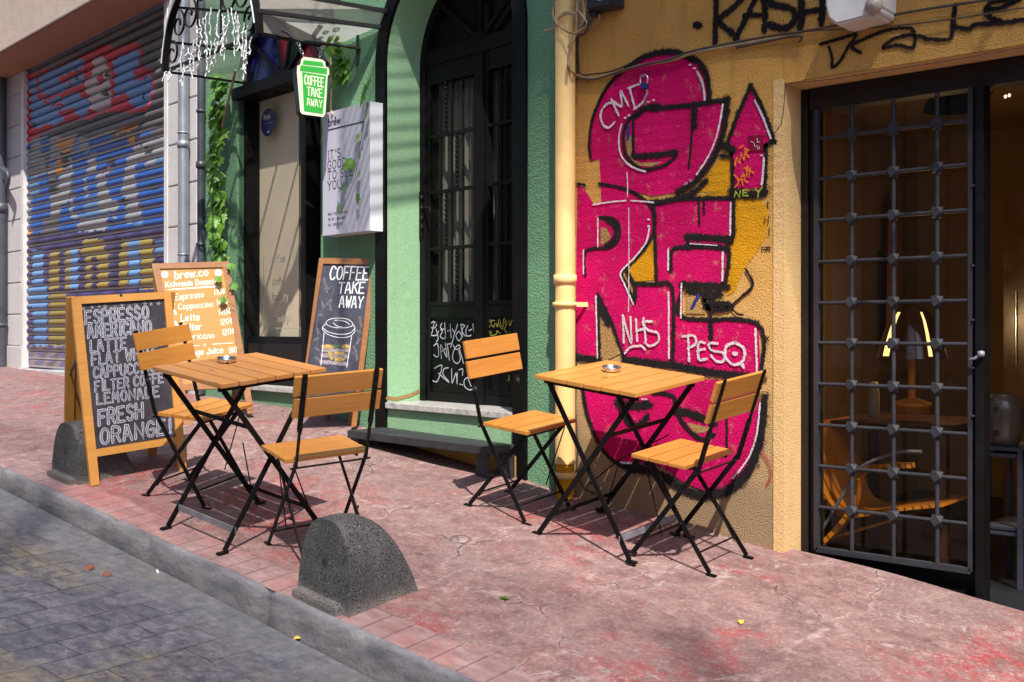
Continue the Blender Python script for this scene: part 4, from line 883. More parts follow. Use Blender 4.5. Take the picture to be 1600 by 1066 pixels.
# whites
strokes('graffiti_highlight', M['spray_white'], [
 B_(ZA, [(395, 690), (380, 760), (385, 840), (410, 890), (460, 930), (525, 952)], 3.4), B_(ZA, [(815, 400), (840, 450), (855, 520), (856, 552)], 4.2), B_(ZA, [(957, 582), (940, 680), (915, 780), (870, 880), (812, 968)], 3.4), B_(ZA, [(425, 960), (430, 1060)], 2.4),
 B_(ZC, [(530, 200), (590, 320), (635, 440), (662, 510)], 3.6), B_(ZC, [(605, 680), (598, 800), (588, 895)], 4),
 B_(ZB, [(155, 133), (250, 118), (325, 112)], 2.6), B_(ZB, [(352, 112), (440, 118), (470, 122)], 2.6), B_(ZB, [(335, 0), (334, 90)], 2.2), B_(ZB, [(341, 150), (342, 450), (340, 690)], 1.8), B_(ZB, [(180, 205), (180, 350)], 3.2), B_(ZB, [(105, 372), (105, 492)], 3.2), B_(ZB, [(448, 255), (430, 330), (370, 410), (300, 485), (320, 550), (365, 650)], 3.4), B_(ZB, [(170, 610), (178, 930)], 3.4), B_(ZB, [(872, 125), (868, 290)], 3.4), B_(ZB, [(547, 362), (546, 470)], 3.6), B_(ZB, [(830, 382), (828, 525)], 3.8), B_(ZB, [(615, 545), (612, 720)], 3.4), B_(ZB, [(548, 590), (550, 930)], 3.6), B_(ZB, [(1000, 782), (1008, 1005)], 4), B_(ZB, [(660, 336), (800, 345)], 1.6),
 B_(ZD, [(1350, 330), (1325, 560), (1260, 740), (1150, 880)], 3.2), B_(ZD, [(330, 765), (440, 770)], 4)], .0075)
for fn, pts in ((ZA, [(775, 360), (800, 380), (545, 565), (572, 556), (415, 655), (437, 640), (750, 1022), (780, 1000)]), (ZB, [(444, 210), (444, 245), (640, 22), (665, 8)]), (ZC, [(588, 655)]), (ZD, [(130, 240), (190, 250), (250, 255), (310, 262), (490, 300), (515, 300)])):
    for x, y in pts:
        b = MB(); c = fn([(x, y)], .0076)[0]; b.ribbon([c-Vector((.003, 0, 0)), c+Vector((.003, 0, 0))], 4*PXM, NY)
        b.build('graffiti_dot', M['spray_white'], YB, recalc=False)
# tags: CMD, NHS, PESO
strokes('tag_writing', M['spray_white'], [(f_, p_, w_*1.55) for f_, p_, w_ in [B_(ZA, [(352, 570), (310, 580), (280, 630), (290, 690), (325, 708), (355, 680)], 3.2), B_(ZA, [(338, 552), (378, 640)], 3.2), B_(ZA, [(340, 555), (395, 590), (390, 508), (432, 585)], 3.2), B_(ZA, [(440, 490), (468, 600)], 3.2), B_(ZA, [(432, 490), (490, 468)], 3.2), B_(ZA, [(465, 605), (510, 570), (535, 520), (535, 500)], 3.2)]], .0085)
strokes('tag_writing', M['spray_white'], [(f_, p_, w_*1.55) for f_, p_, w_ in [B_(ZB, [(315, 850), (310, 710)], 3.2), B_(ZB, [(312, 715), (352, 850), (350, 720)], 3.2), B_(ZB, [(385, 840), (378, 730)], 3.2), B_(ZB, [(385, 790), (425, 775)], 3.2), B_(ZB, [(430, 840), (418, 725)], 3.2), B_(ZB, [(460, 740), (415, 745), (440, 785), (490, 800), (495, 845), (450, 868), (425, 850)], 3.2), B_(ZB, [(322, 905), (350, 875), (400, 868), (425, 885)], 3.2)]], .0085)
strokes('tag_writing', M['spray_white'], [(f_, p_, w_*1.55) for f_, p_, w_ in [B_(ZB, [(655, 945), (650, 820)], 3.4), B_(ZB, [(622, 820), (680, 815), (690, 855), (650, 880)], 3.4), B_(ZB, [(735, 850), (705, 855), (705, 935), (745, 935)], 3.4), B_(ZB, [(705, 890), (735, 885)], 3), B_(ZB, [(800, 855), (760, 855), (770, 890), (830, 905), (835, 945), (800, 950), (770, 920)], 3.4), B_(ZB, [(895, 850), (850, 870), (845, 925), (885, 965), (935, 945), (942, 885), (895, 850)], 3.6), B_(ZB, [(890, 908), (898, 908)], 5), B_(ZB, [(930, 965), (938, 978)], 4)]], .0085)
strokes('tag_writing', M['spray_orange'], [B_(ZC, [(365, 740), (378, 670), (405, 720), (415, 640), (440, 690)], 2.6), B_(ZC, [(445, 680), (450, 600), (475, 610), (455, 640), (480, 670)], 2.4), B_(ZC, [(360, 820), (400, 860), (385, 900), (365, 920)], 2.8), B_(ZC, [(395, 860), (420, 850), (430, 905)], 2.4), B_(ZC, [(420, 830), (450, 820), (440, 860), (470, 880)], 2.4), B_(ZC, [(450, 760), (520, 800)], 2.6), B_(ZC, [(470, 740), (460, 830)], 2.4), B_(ZC, [(490, 760), (480, 830)], 2.4), B_(ZC, [(405, 590), (430, 575)], 2.5)], .0085, False)
strokes('tag_writing', M['spray_lime'], [B_(ZC, [(360, 1000), (370, 955), (400, 1000), (410, 955)], 2.6), B_(ZC, [(465, 940), (430, 945), (432, 990), (470, 990)], 2.6), B_(ZC, [(430, 968), (460, 965)], 2.4), B_(ZC, [(535, 930), (560, 960), (590, 920)], 2.6), B_(ZC, [(560, 960), (555, 1000)], 2.6)], .0085, False)
b = MB(); b.poly(GC([(472, 495), (600, 482), (598, 620), (480, 622)], .0072)); b.build('painted_hatch', mat_fill('fill_pinkdark', (.30, .006, .05)), YB)
strokes('tag_writing', M['spray_white'], [B_(ZC, [(500, 540), (520, 550), (530, 580)], 1.3), B_(ZC, [(548, 515), (552, 545), (570, 543)], 1.3), B_(ZC, [(545, 575), (555, 600), (565, 600), (568, 580)], 1.3)], .0085, False)
# KASH and the long black scrawl
strokes('tag_writing', M['spray_black'], [(f_, p_, w_*1.75) for f_, p_, w_ in [B_(ZA, [(812, 140), (822, 140)], 9), B_(ZA, [(922, -60), (918, 60), (914, 245)], 7), B_(ZA, [(1110, -50), (1000, 55), (930, 115), (980, 160), (1035, 208)], 7), B_(ZA, [(1030, 210), (1090, 90), (1160, -50)], 7), B_(ZA, [(1180, -60), (1190, 60), (1190, 165)], 7.5), B_(ZA, [(1080, 88), (1195, 82)], 6), B_(ZE, [(110, -40), (20, -50), (20, 20), (130, 50), (150, 100), (100, 155), (10, 140)], 8), B_(ZE, [(180, -60), (185, 60), (182, 150)], 8), B_(ZE, [(310, -60), (300, 40), (298, 125)], 8), B_(ZE, [(185, 70), (305, 50)], 7)]], .006)
strokes('tag_writing', M['spray_black'], [(f_, p_, w_*1.55) for f_, p_, w_ in [B_(ZE, [(290, 245), (400, 215), (490, 192), (450, 250), (400, 340), (358, 372), (355, 320), (338, 262)], 4), B_(ZE, [(512, 290), (470, 268), (475, 245), (540, 215), (620, 180), (700, 160), (790, 160), (815, 200), (808, 262), (770, 262), (720, 250), (640, 265), (690, 220), (760, 198), (840, 200), (880, 215), (960, 222), (1015, 208), (1025, 120), (1040, 30)], 4.4), B_(ZE, [(1040, 30), (1035, 140), (1110, 158), (1160, 135), (1280, 130), (1480, 100)], 5), B_(ZE, [(1295, 120), (1230, 95), (1212, 50), (1250, 10), (1380, -10)], 6), B_(ZE, [(1235, 52), (1300, 40), (1400, -5)], 5)]], .006)
b = MB()                                                            # remains of a stencil notice by the door
for (tx, x, y, h) in (('t', 1197, 326, 13), ('N', 1194, 350, 12), ('!', 1200, 368, 13), ('com', 1190, 391, 8), ('OK', 1191, 534, 9)):
    st, w = text_strokes(tx, h*PXM*.92)
    o0 = ay(x, y, WY-.005); put(b, st, lambda a, c: o0+Vector((a, 0, c)), 2.1*PXM, NY)
b.build('stencil_writing', M['spray_black'], YB, recalc=False)
strokes('faint_mark', M['spray_redfaint'], [B_(ZD, [(1355, 680), (1410, 760), (1430, 850), (1400, 930)], 6)], .006)
# crack at the door's upper corner, dark seam beside the pipe
b = MB()
b = MB(); b.ribbon([ay(*p, WY-.0052) for p in ((1600, 74), (1500, 92), (1400, 108), (1300, 124), (1228, 131), (1226, 150), (1224, 175), (1220, 195), (1212, 206), (1200, 211), (1180, 212))], .006, NY); b.build('crack', M['dirt_line'], YB, recalc=False)
b = MB(); b.ribbon([ay(*p, WY-.0052) for p in ((898, 470), (901, 560), (899, 640), (903, 700), (900, 745), (915, 765), (935, 775))], .016, NY); b.build('crack', M['dirt_line'], YB, recalc=False)
b = MB(); b.ribbon([ay(*p, WY-.0052) for p in ((902, 55), (901, 80), (903, 110), (900, 128))], .035, NY); b.build('crack', M['dirt_line'], YB, recalc=False)

# tags on the black door
Gdn = -GN
def dpt(x, y): return ag(650+x/5.922, 460+y/5.922, dd+.0125)
b = MB()
for q in ([(160, 255), (125, 275), (130, 305), (170, 310), (190, 275), (160, 250)], [(165, 270), (150, 350), (130, 375), (185, 380), (210, 340)], [(185, 320), (205, 400), (190, 440)], [(240, 270), (225, 300), (245, 340), (225, 390), (265, 410), (275, 370)], [(230, 330), (262, 320)], [(265, 265), (275, 400)], [(290, 340), (320, 330)], [(315, 275), (325, 400)], [(335, 320), (360, 350), (385, 275)], [(360, 345), (340, 430), (320, 490)], [(395, 340), (370, 380), (395, 430), (425, 390), (395, 340)], [(415, 275), (430, 390)], [(415, 280), (450, 290), (425, 330), (450, 380), (480, 385)], [(480, 290), (460, 340), (475, 385), (510, 380)], [(490, 335), (515, 325)], [(525, 275), (540, 390)], [(525, 280), (555, 300), (535, 330), (560, 390)],
          [(165, 475), (200, 460), (210, 560), (190, 580), (165, 560)], [(235, 595), (230, 470), (285, 580), (270, 450)], [(235, 530), (275, 500)], [(290, 470), (310, 610)], [(270, 465), (330, 455)], [(345, 470), (370, 510), (410, 490), (390, 470), (350, 520), (340, 600), (380, 640), (410, 600), (395, 520)], [(400, 500), (440, 640)],
          [(170, 685), (240, 660), (200, 800), (155, 800)], [(210, 730), (250, 770), (305, 815)], [(300, 680), (260, 690), (250, 740), (290, 790), (300, 800)], [(330, 690), (335, 820), (370, 730), (380, 830), (385, 720), (430, 690), (430, 750)], [(500, 760), (450, 790), (450, 850), (500, 885), (550, 850), (545, 780), (500, 755)], [(480, 780), (510, 850)], [(405, 830), (412, 834)], [(425, 835), (432, 838)]):
    b.ribbon(smoothpts([dpt(*p) for p in q], 5), .0072, Gdn)
b.build('tag_writing', M['tag_silver'], DOOR, recalc=False)
b = MB()
for q in ([(670, 225), (635, 240), (670, 260), (640, 275), (680, 290), (675, 310)], [(650, 230), (690, 235), (660, 275)], [(700, 240), (695, 280), (720, 300), (730, 250), (705, 240)], [(735, 250), (755, 300), (770, 230), (790, 300)], [(765, 270), (800, 320), (810, 230)], [(820, 215), (830, 290), (815, 320), (850, 250), (820, 260)], [(860, 240), (870, 290), (890, 240), (930, 250)], [(900, 260), (915, 330), (930, 310)], [(625, 350), (650, 385), (690, 345), (650, 340)], [(700, 350), (690, 380), (740, 370), (750, 340), (780, 365)], [(820, 325), (840, 360)], [(860, 750), (865, 790)], [(850, 800), (862, 780)]):
    b.ribbon(smoothpts([dpt(*p) for p in q], 5), .0062, Gdn)
b.build('tag_writing', M['tag_yellow'], DOOR, recalc=False)
# ---------------------------------------------------------------- folding chairs: built once, then copied
X3, Y3, Z3 = Vector((1, 0, 0)), Vector((0, 1, 0)), Vector((0, 0, 1))
def make_chair(label, mtx):
    t = empty('folding_chair', label, 'chair', matrix=mtx, group='folding wooden bistro chairs at the two tables')
    L = dict(parent=t, local=True)
    sw, sx0, sx1, zs = .360, -.098, .160, .432
    b = MB(); n = 3; w = (sx1-sx0-.008*(n-1))/n
    for i in range(n):
        x = sx0+w/2+i*(w+.008); b.box((x, random.uniform(-.002, .002), zs-.008), w/2, sw/2, .0085, None, .0025)
    b.build('seat', M['chair_wood'], **L)
    # back posts run on into the front feet; they twist from flat to edge-on under the backrest
    pt, pb, pf = Vector((-.243, 0, .797)), Vector((-.142, 0, .415)), Vector((.145, 0, .012))
    bt = (pt-pb).normalized(); bn = Vector((bt.z, 0, -bt.x))
    for s_, zc in ((0, .745), (1, .655)):
        k = (zc-pb.z)/(pt.z-pb.z); c = pb+(pt-pb)*k + bn*.011
        b = MB(); b.box(c+Vector((0, random.uniform(-.003, .003), 0)), .0075, .184, .041, Matrix((bn, Y3, bt)).transposed(), .0025); b.build('backrest_slat', M['chair_wood'], **L)
    for sy in (-1, 1):
        y = sy*.150; o = Vector((0, y, 0)); f = Vector((0, sy*.160, 0)); b = MB()
        m1 = pb+(pt-pb)*.46; m2 = pb+(pt-pb)*.36
        b.bar(m1+o, pt+o, .021, .005, Y3, .001)
        # the twist
        q = []
        for i in range(7):
            a = R(90*i/6); c = m1+(m2-m1)*(i/6)+o; d = Y3*math.cos(a)+bn*math.sin(a); e = bt.cross(d)
            q.append([b.bm.verts.new(c+d*u*.0105+e*v*.0025) for u, v in ((-1, -1), (1, -1), (1, 1), (-1, 1))])
        for A, B2 in zip(q, q[1:]):
            for i in range(4): b.face([A[i], A[(i+1) % 4], B2[(i+1) % 4], B2[i]])
        b.bar(m2+o, pb+o, .021, .005, X3, .001)
        mid = pb.lerp(pb+(pf-pb), .06)
        b.bar(pb+o+Vector((-.004, 0, .012)), pf+f, .021, .005, X3, .001)
        b.box(pf+f+Vector((.010, 0, -.006)), .024, .009, .004, None, .002)
        for zc in (.763, .727, .664):
            k = (zc-pb.z)/(pt.z-pb.z); c = pb+(pt-pb)*k+o-bn*.003
            b.lathe([(.0001, .003), (.004, .002), (.0045, 0)], c, 8, Matrix((bt, Y3, -bn)).transposed())
        b.build('leg', M['black_metal'], **L)
        b = MB(); p0 = Vector((.125, sy*.132, .413)); p1 = Vector((-.212, sy*.142, .012))
        b.bar(p0, p1, .020, .005, X3, .001); b.box(p1+Vector((-.008, 0, -.006)), .022, .009, .004, None, .002)
        b.bar(Vector((.150, sy*.132, .413)), Vector((-.10, sy*.132, .413)), .014, .004, Z3)
        b.lathe([(.0001, -.006), (.006, -.005), (.0065, .005), (.0001, .006)], p0.lerp(p1, .58)+Vector((0, sy*.008, 0)), 8, Matrix((X3, Z3, Y3)).transposed())
        b.build('leg', M['black_metal'], **L)
        b = MB(); b.tube([Vector((.135, sy*.122, .40)), Vector((.03, sy*.126, .10))], .003, 6) if sy > 0 else b.tube([Vector((-.05, sy*.126, .22)), Vector((-.16, sy*.13, .06))], .003, 6)
        b.build('fold_rod', M['black_metal'], **L)
    for p, hw, r in ((pb+Vector((.006, 0, -.012)), .172, .0042), (Vector((.118, 0, .395)), .132, .004), (pf+(pb-pf)*.16, .160, .0042), (Vector((-.155, 0, .080)), .142, .0042)):
        b = MB(); b.tube([p-Y3*hw, p+Y3*hw], r, 8); b.build('stretcher', M['black_metal'], **L)
    return t
CH = [((-4.546, 2.931), R(17.1), 'folding wooden chair in front of the black espresso chalkboard, its back to the board', -.004),
      ((-3.589, 2.862), R(164.8), 'folding wooden chair with its back towards us, beside the nearest dark stone bollard', -.006),
      ((-3.311, 3.845), R(.7), 'folding wooden chair in front of the arched black door, beside the step platform', 0),
      ((-2.461, 3.888), R(179.4), 'folding wooden chair by the pink graffiti wall, nearest the barred shop door', 0)]
chair = None
for (x, y), a, lab, dz in CH:
    mt = ground_matrix(x, y, a, dz)
    if chair is None: chair = make_chair(lab, mt)
    else:
        c = copy_tree(chair); c.matrix_world = mt; c['label'] = lab
# ---------------------------------------------------------------- tables
def make_table(label, mtx, wood):
    t = empty('folding_table', label, 'table', matrix=mtx, group='folding slatted bistro tables')
    L = dict(parent=t, local=True); W, D, H = .522, .508, .712
    b = MB(); n = 6; w = (W-.009*(n-1))/n
    for i in range(n): b.box((-W/2+w/2+i*(w+.009), random.uniform(-.003, .003), H-.009), w/2, D/2, .0095, None, .0025)
    b.build('tabletop', wood, **L)
    du, dv = .237, .221
    for sv in (-1, 1):
        v = sv*.205
        b = MB(); b.bar((-.245, v, H-.030), (.245, v, H-.030), .022, .006, Z3, .001); b.build('top_rail', M['black_metal'], **L)
        for su in (-1, 1):                                          # crossing legs, set side by side
            vo = v + (-.006 if su > 0 else .006)*sv; vf = sv*dv
            b = MB(); p0 = Vector((-su*.225, vo, H-.035)); p1 = Vector((su*du, vf+(vo-v), .012))
            b.bar(p0, p1, .023, .0065, X3, .001); b.box(p1+Vector((su*.010, 0, -.006)), .024, .011, .005, None, .002)
            if su > 0: b.lathe([(.0001, -.007), (.007, -.006), (.0075, .006), (.0001, .007)], p0.lerp(p1, .49)+Vector((0, sv*-.004, 0)), 10, Matrix((X3, Z3, Y3)).transposed())
            b.build('leg', M['black_metal'], **L)
    for su, z in ((1, .085), (-1, .10)):
        u = su*(du-.052)
        b = MB(); b.bar((u, -dv, z), (u, dv, z), .028 if su > 0 else .018, .004, Z3, .001); b.build('crossbar', M['steel_grey' if su > 0 else 'black_metal'], **L)
    b = MB(); b.bar((.10, -.20, H-.21), (.10, .20, H-.21), .018, .004, Z3); b.build('crossbar', M['black_metal'], **L)
    b = MB(); b.tube([(.13, .20, H-.27), (.0, .02, .34), (-.17, -.19, .12)], .003, 6); b.tube([(-.12, .20, .30), (-.185, .215, .11)], .003, 6); b.build('fold_rod', M['black_metal'], **L)
    return t
MT1 = ground_matrix(-4.017, 2.792, R(-90.2)); MT2 = ground_matrix(-2.798, 3.854, 0)
make_table('folding table with a brown slatted top between the two chairs near the kerb', MT1, M['table_wood_old'])
make_table('folding table with a bright orange slatted top in front of the pink graffiti', MT2, M['table_wood'])
def ashtray(label, px_, py_, mt):
    n = mt.to_3x3() @ Z3; p0 = mt @ Vector((0, 0, .7135)); p = on(px_, py_, p0, n)
    m = mt.copy(); m.translation = p
    t = empty('ashtray', label, 'ashtray', matrix=m, group='small round metal ashtrays on the tables')
    b = MB(); b.lathe([(.0001, .004), (.034, .004), (.037, .010), (.038, .020), (.041, .0215), (.0425, .018), (.040, .006), (.034, .000), (.0001, .0)], (0, 0, 0), 28); b.build('bowl', M['chrome'], t, local=True)
    b = MB()
    for a in (30, 150, 270): b.bar((.036*math.cos(R(a)), .036*math.sin(R(a)), .021), (.0435*math.cos(R(a)), .0435*math.sin(R(a)), .021), .008, .003, Y3)
    b.build('cigarette_rest', M['chrome'], t, local=True)
ashtray('round metal ashtray on the brown slatted table near the kerb', 354, 566, MT1)
ashtray('round metal ashtray on the bright orange table by the graffiti wall', 955, 580, MT2)

# ---------------------------------------------------------------- bollards
def make_bollard(label, mtx):
    t = empty('stone_bollard', label, 'bollard', matrix=mtx, group='low dark stone bollards along the kerb')
    b = MB(); NXX, NYY = 28, 22; H, hw, dp = .322, .150, .345
    V = []
    for j in range(NYY+1):
        s_ = j/NYY; y = dp*s_; hh = H*max(0, 1-max(0, (s_-.10)/.90)**2.5)**.55; row = []
        for i in range(NXX+1):
            a = math.pi*i/NXX; cx, sx_ = math.cos(a), math.sin(a)
            x = -hw*math.copysign(abs(cx)**.72, cx); z = hh*abs(sx_)**.86
            wd_ = 1-.06*s_
            row.append(b.bm.verts.new((x*wd_, y+.025*(z/H)*(1-s_), z)))
        V.append(row)
    for j in range(NYY):
        for i in range(NXX):
            f = b.face([V[j][i], V[j][i+1], V[j+1][i+1], V[j+1][i]]); f.smooth = True
    b.face(list(reversed([b.bm.verts.new(v.co) for v in V[0]])))
    # footing lip towards the kerb
    b.box((-.014, -.008, .012), .130, .026, .028, None, .016)
    body = b.build('body', M['lava_stone'], t, local=True)
    b = MB(); c = Vector((.0, -.003+.025*.5, .165)); b.lathe([(.0001, -.001), (.015, -.001)], c, 14, Matrix((X3, Z3, -Y3)).transposed()); b.build('drill_hole', M['rubber'], t, local=True)
    return t
bo = make_bollard('dark porous stone bollard nearest us, standing alone on the kerb', ground_matrix(-3.118, 2.505, R(-1), -.004))
c = copy_tree(bo); c.matrix_world = ground_matrix(-5.225, 2.585, R(1), -.006) @ Matrix.Scale(.90, 4); c['label'] = 'dark porous stone bollard half hidden behind the espresso chalkboard'

# ---------------------------------------------------------------- chalkboards
class Plane:
    """a board's own plane, from its two feet and a lean"""
    def __init__(s, fl, fr, nrm): s.p = Vector(fl); s.n = Vector(nrm).normalized()
    def at(s, x, y, o=0.0): return on(x, y, s.p+s.n*o, s.n)         # o metres towards the viewer
def frame_poly(pl, outer, inner, th, o=0.0):
    b = MB(); n = 4
    for i in range(4):
        q = [outer[i], outer[(i+1) % 4], inner[(i+1) % 4], inner[i]]
        P = [pl.at(*v, o) for v in q]; d = (P[1]-P[0]).normalized(); k = random.random()*20
        A = [b.bm.verts.new(v) for v in P]; B2 = [b.bm.verts.new(v-pl.n*th) for v in P]
        fs = [b.face(A), b.face(list(reversed(B2)))]+[b.face([A[j], B2[j], B2[(j+1) % 4], A[(j+1) % 4]]) for j in range(4)]
        for f in fs:
            for l in f.loops:
                r_ = l.vert.co-P[0]; l[b.uv].uv = (r_.dot(d)+k, r_.dot(d.cross(pl.n))+k*.7)
    return b
def slab(pl, quad, th, o): 
    b = MB(); b.prism([pl.at(*v, o) for v in quad], -pl.n*th); return b
# 1: espresso board, an A-frame with its back to the bollard
f1, f2 = agd(147, 760), agd(288, 738); w = (f2-f1); nrm = Vector((w.y, -w.x, 0)).normalized(); nrm = (nrm*math.cos(R(9))+Z3*math.sin(R(9)))
P1 = Plane(f1, f2, nrm)
t = empty('chalkboard_stand', 'black chalkboard in an orange wooden A-frame listing espresso and americano, by the kerb', 'chalkboard', f1, 'chalkboards standing outside the coffee shop')
out = [(110, 463), (268, 455), (292, 728), (147, 757)]; 
OUT = [(113, 463), (267, 456), (288, 690), (144, 712)]; INN = [(125, 475), (257, 467), (276, 679), (150, 703)]
OUT = [(111, 464), (267, 455.5), (286, 684), (147, 708)]; INN = [(126, 475), (257, 467), (277, 683.5), (151, 703)]
# side rails run down to the feet; top and bottom rails between them
b = MB()
def rail(pl, q, th, o=0.0):
    P = [pl.at(*v, o) for v in q]; d = (P[1]-P[0]).normalized(); k = random.random()*20
    A = [b.bm.verts.new(v) for v in P]; B2 = [b.bm.verts.new(v-pl.n*th) for v in P]
    fs = [b.face(A), b.face(list(reversed(B2)))]+[b.face([A[j], B2[j], B2[(j+1) % 4], A[(j+1) % 4]]) for j in range(4)]
    for f in fs:
        for l in f.loops:
            r_ = l.vert.co-P[0]; l[b.uv].uv = (r_.dot(d)+k, r_.dot(d.cross(pl.n))+k*.7)
rail(P1, [(111, 464), (126, 463), (156, 757), (142, 760)], .028); rail(P1, [(256, 456), (267, 455.5), (292, 734), (280, 737)], .028)
rail(P1, [(126, 463), (256, 456), (257, 467), (127, 475)], .026, -.001); rail(P1, [(150.5, 702), (276.5, 682), (277.5, 693), (151.5, 714)], .026, -.001)
FR = b.build('frame', M['board_wood'], t)
slab(P1, [(126, 474), (257, 466), (277, 684), (151, 704)], .006, -.012).build('board_face', M['chalkboard_speckled'], t)
b = MB()                                                            # the rear half of the A-frame
apL, apR = P1.at(111, 464, -.03), P1.at(267, 455.5, -.03)
rl, rr_ = Vector((-5.46, 2.72, gz(-5.46, 2.72))), Vector((-5.33, 3.12, gz(-5.33, 3.12)))
rn = (rr_-rl).cross(apL-rl).normalized()
if rn.x > 0: rn = -rn
for a, z in ((apL, rl), (apR, rr_)): b.bar(a, z, .045, .024, (apR-apL), .002)
b.build('rear_leg', M['board_wood'], t)
b = MB(); lo = .16
b.prism([apL.lerp(rl, .02)+(apR-apL)*.05, apR.lerp(rr_, .02)-(apR-apL)*.05, apR.lerp(rr_, 1-lo)-(apR-apL)*.05, apL.lerp(rl, 1-lo)+(apR-apL)*.05], rn*.006); b.build('rear_panel', M['board_wood'], t)
b = MB(); b.bar(apL.lerp(rl, .45), P1.at(121, 560, -.02), .02, .004, Z3); b.lathe([(.0001, .004), (.006, .003), (.007, 0)], P1.at(189, 461, .001), 10, Matrix((w.normalized(), Z3, P1.n)).transposed()); b.build('hinge', M['rubber'], t)
# bubble lettering, outlined in chalk
rnd = random.Random(11); RowsT = [('ESPRESSO', 134, 506, 236, 497, 20), ('AMERİCANO', 138, 528, 240, 519, 20), ('LATTE', 142, 550, 201, 544, 18), ('FLAT WHITE', 144, 571, 250, 557, 18), ('CAPPUCCINO', 147, 591, 246, 580, 17), ('FİLTER COFFE', 149, 612, 258, 597, 16), ('LEMONADE', 152, 632, 252, 619, 17), ('FRESH', 155, 665, 228, 651, 24), ('ORANGE!', 158, 694, 272, 676, 24)]
bo_, bi_ = MB(), MB()
def row_on(pl, txt, x0, y0, x1, y1, hpx, lean, o, jit, rnd, wide=1.0, track=.25):
    """strokes of a line of lettering written on the board between two of its points"""
    st, wd_ = text_strokes(txt, 1.0, jit, track, wide, True, rnd)
    a, e = pl.at(x0, y0, o), pl.at(x1, y1, o); up = pl.at(x0+lean*hpx, y0-hpx, o)-a; ex = (e-a)/wd_
    return [[a+ex*u+up*v for u, v in q] for q in st], up.length
for txt, x0, y0, x1, y1, h in RowsT:
    q1, H = row_on(P1, txt, x0, y0, x1, y1, h*.95, -.03, -.0105, .012, rnd, 1.0, .9)
    dim = txt in ('FRESH', 'ORANGE!')
    for q in q1:
        bo_.ribbon(q, H*(.235), P1.n); bi_.ribbon([p+P1.n*.0012 for p in q], H*.10, P1.n)
bo_.build('chalk_lettering', M['chalk_lilac'], t, recalc=False); bi_.build('chalk_lettering', M['chalk_dim'], t, recalc=False)
b = MB()
for k in range(11):
    b = MB(); x = 131+k*11.8+rnd.uniform(-2, 2); y = 482-k*.72+rnd.uniform(-1.5, 1.5)
    for a in (0, 60, 120): b.ribbon([P1.at(x-3*math.cos(R(a)), y-3*math.sin(R(a)), -.011), P1.at(x+3*math.cos(R(a)), y+3*math.sin(R(a)), -.011)], .0035, P1.n)
    b.build('chalk_star', M['chalk_pinkish'], t, recalc=False)

# 2: orange menu board leaning by the doorway
f1, f2 = agd(300, 668), agd(393, 647); nrm = (-FW*1.0+RT*.35).normalized(); nrm = Vector((nrm.x, nrm.y, 0)).normalized()*math.cos(R(12))+Z3*math.sin(R(12))
P2 = Plane(f1, agd(393, 647), nrm); P2.p = agd(393, 647)
t = empty('menu_board', 'orange menu board in a brown wooden frame with white prices, behind the espresso chalkboard', 'menu board', agd(345, 655), 'chalkboards standing outside the coffee shop')
b = MB()
rail(P2, [(237, 412), (248, 411), (288, 607), (277, 609)], .03); rail(P2, [(347, 409), (357, 408), (397, 645), (387, 647)], .03)
rail(P2, [(248, 411.5), (347, 408.5), (349, 417.5), (249.5, 420)], .028, -.001); rail(P2, [(284, 600), (379, 595), (381, 605), (286, 610)], .028, -.001); rail(P2, [(277, 609), (288, 607), (299, 664), (288, 666)], .03)
b.build('frame', M['frame_wood'], t)
slab(P2, [(248, 419), (349, 416), (380, 596), (285, 601)], .006, -.010).build('menu_face', M['menu_panel'], t)
b = MB(); a_ = P2.at(242, 412, -.035); c_ = P2.at(352, 409, -.035); back = Vector((P2.n.x, P2.n.y, 0)).normalized()
for q in (a_, c_): 
    g_ = q-back*.05; b.bar(q, Vector((g_.x-.05, g_.y+.12, gz(g_.x-.05, g_.y+.12))), .03, .02, RT, .002)
b.build('rear_leg', M['frame_wood'], t)
b = MB(); rnd = random.Random(4)
MENU = [('brew.co', 273, 436, 327, 430, 11.5, 1.7), ('Kahvenin', 259, 449, 302, 446, 8.5, 1.6), ('Dünyası', 306, 446, 338, 443, 8.5, 1.6), ('Espresso', 273, 469, 320, 464, 9, 1.3), ('110₺', 334, 461, 353, 459, 8, 1.3), ('Cappuccino', 279, 484, 334, 479, 9, 1.2), ('140₺', 338, 477, 357, 475, 8, 1.3), ('Latte', 283, 502, 313, 500, 10, 1.5), ('140₺', 341, 493, 362, 490, 8.5, 1.3), ('Filter', 286, 517, 316, 515, 10, 1.5), ('120₺', 344, 508, 365, 505, 8.5, 1.3), ('Americano', 281, 532, 336, 528, 9, 1.3), ('120₺', 347, 524, 368, 521, 8.5, 1.3), ('Orange Juice', 282, 557, 350, 551, 9, 1.5), ('180', 357, 552, 371, 550, 8, 1.5)]
for tx, x0, y0, x1, y1, h, wpx in MENU:
    tx = tx.replace('ü', 'u')
    q1, H = row_on(P2, tx, x0, y0, x1, y1, h, -.02, -.0085, .012, rnd)
    for q in q1: b.ribbon(q, H*.115*wpx, P2.n)
for q, wpx in (([(262, 453), (345, 448)], .006), ([(268, 452), (340, 447)], .005), ([(292, 541), (312, 540)], .004), ([(332, 538), (364, 536)], .005)): b.ribbon([P2.at(*v, -.0085) for v in q], wpx, P2.n)
for x, y in ((270, 473), (273, 488), (275, 506), (277, 519)): b.ribbon([P2.at(x-1, y-2.5, -.0085), P2.at(x+1.5, y+2.5, -.0085)], .016, P2.n)
b.ribbon([P2.at(320+2*math.cos(R(a)), 539.5+2*math.sin(R(a)), -.0085) for a in range(0, 361, 45)], .003, P2.n)
b.build('menu_lettering', M['marker_white'], t, recalc=False)
b = MB()
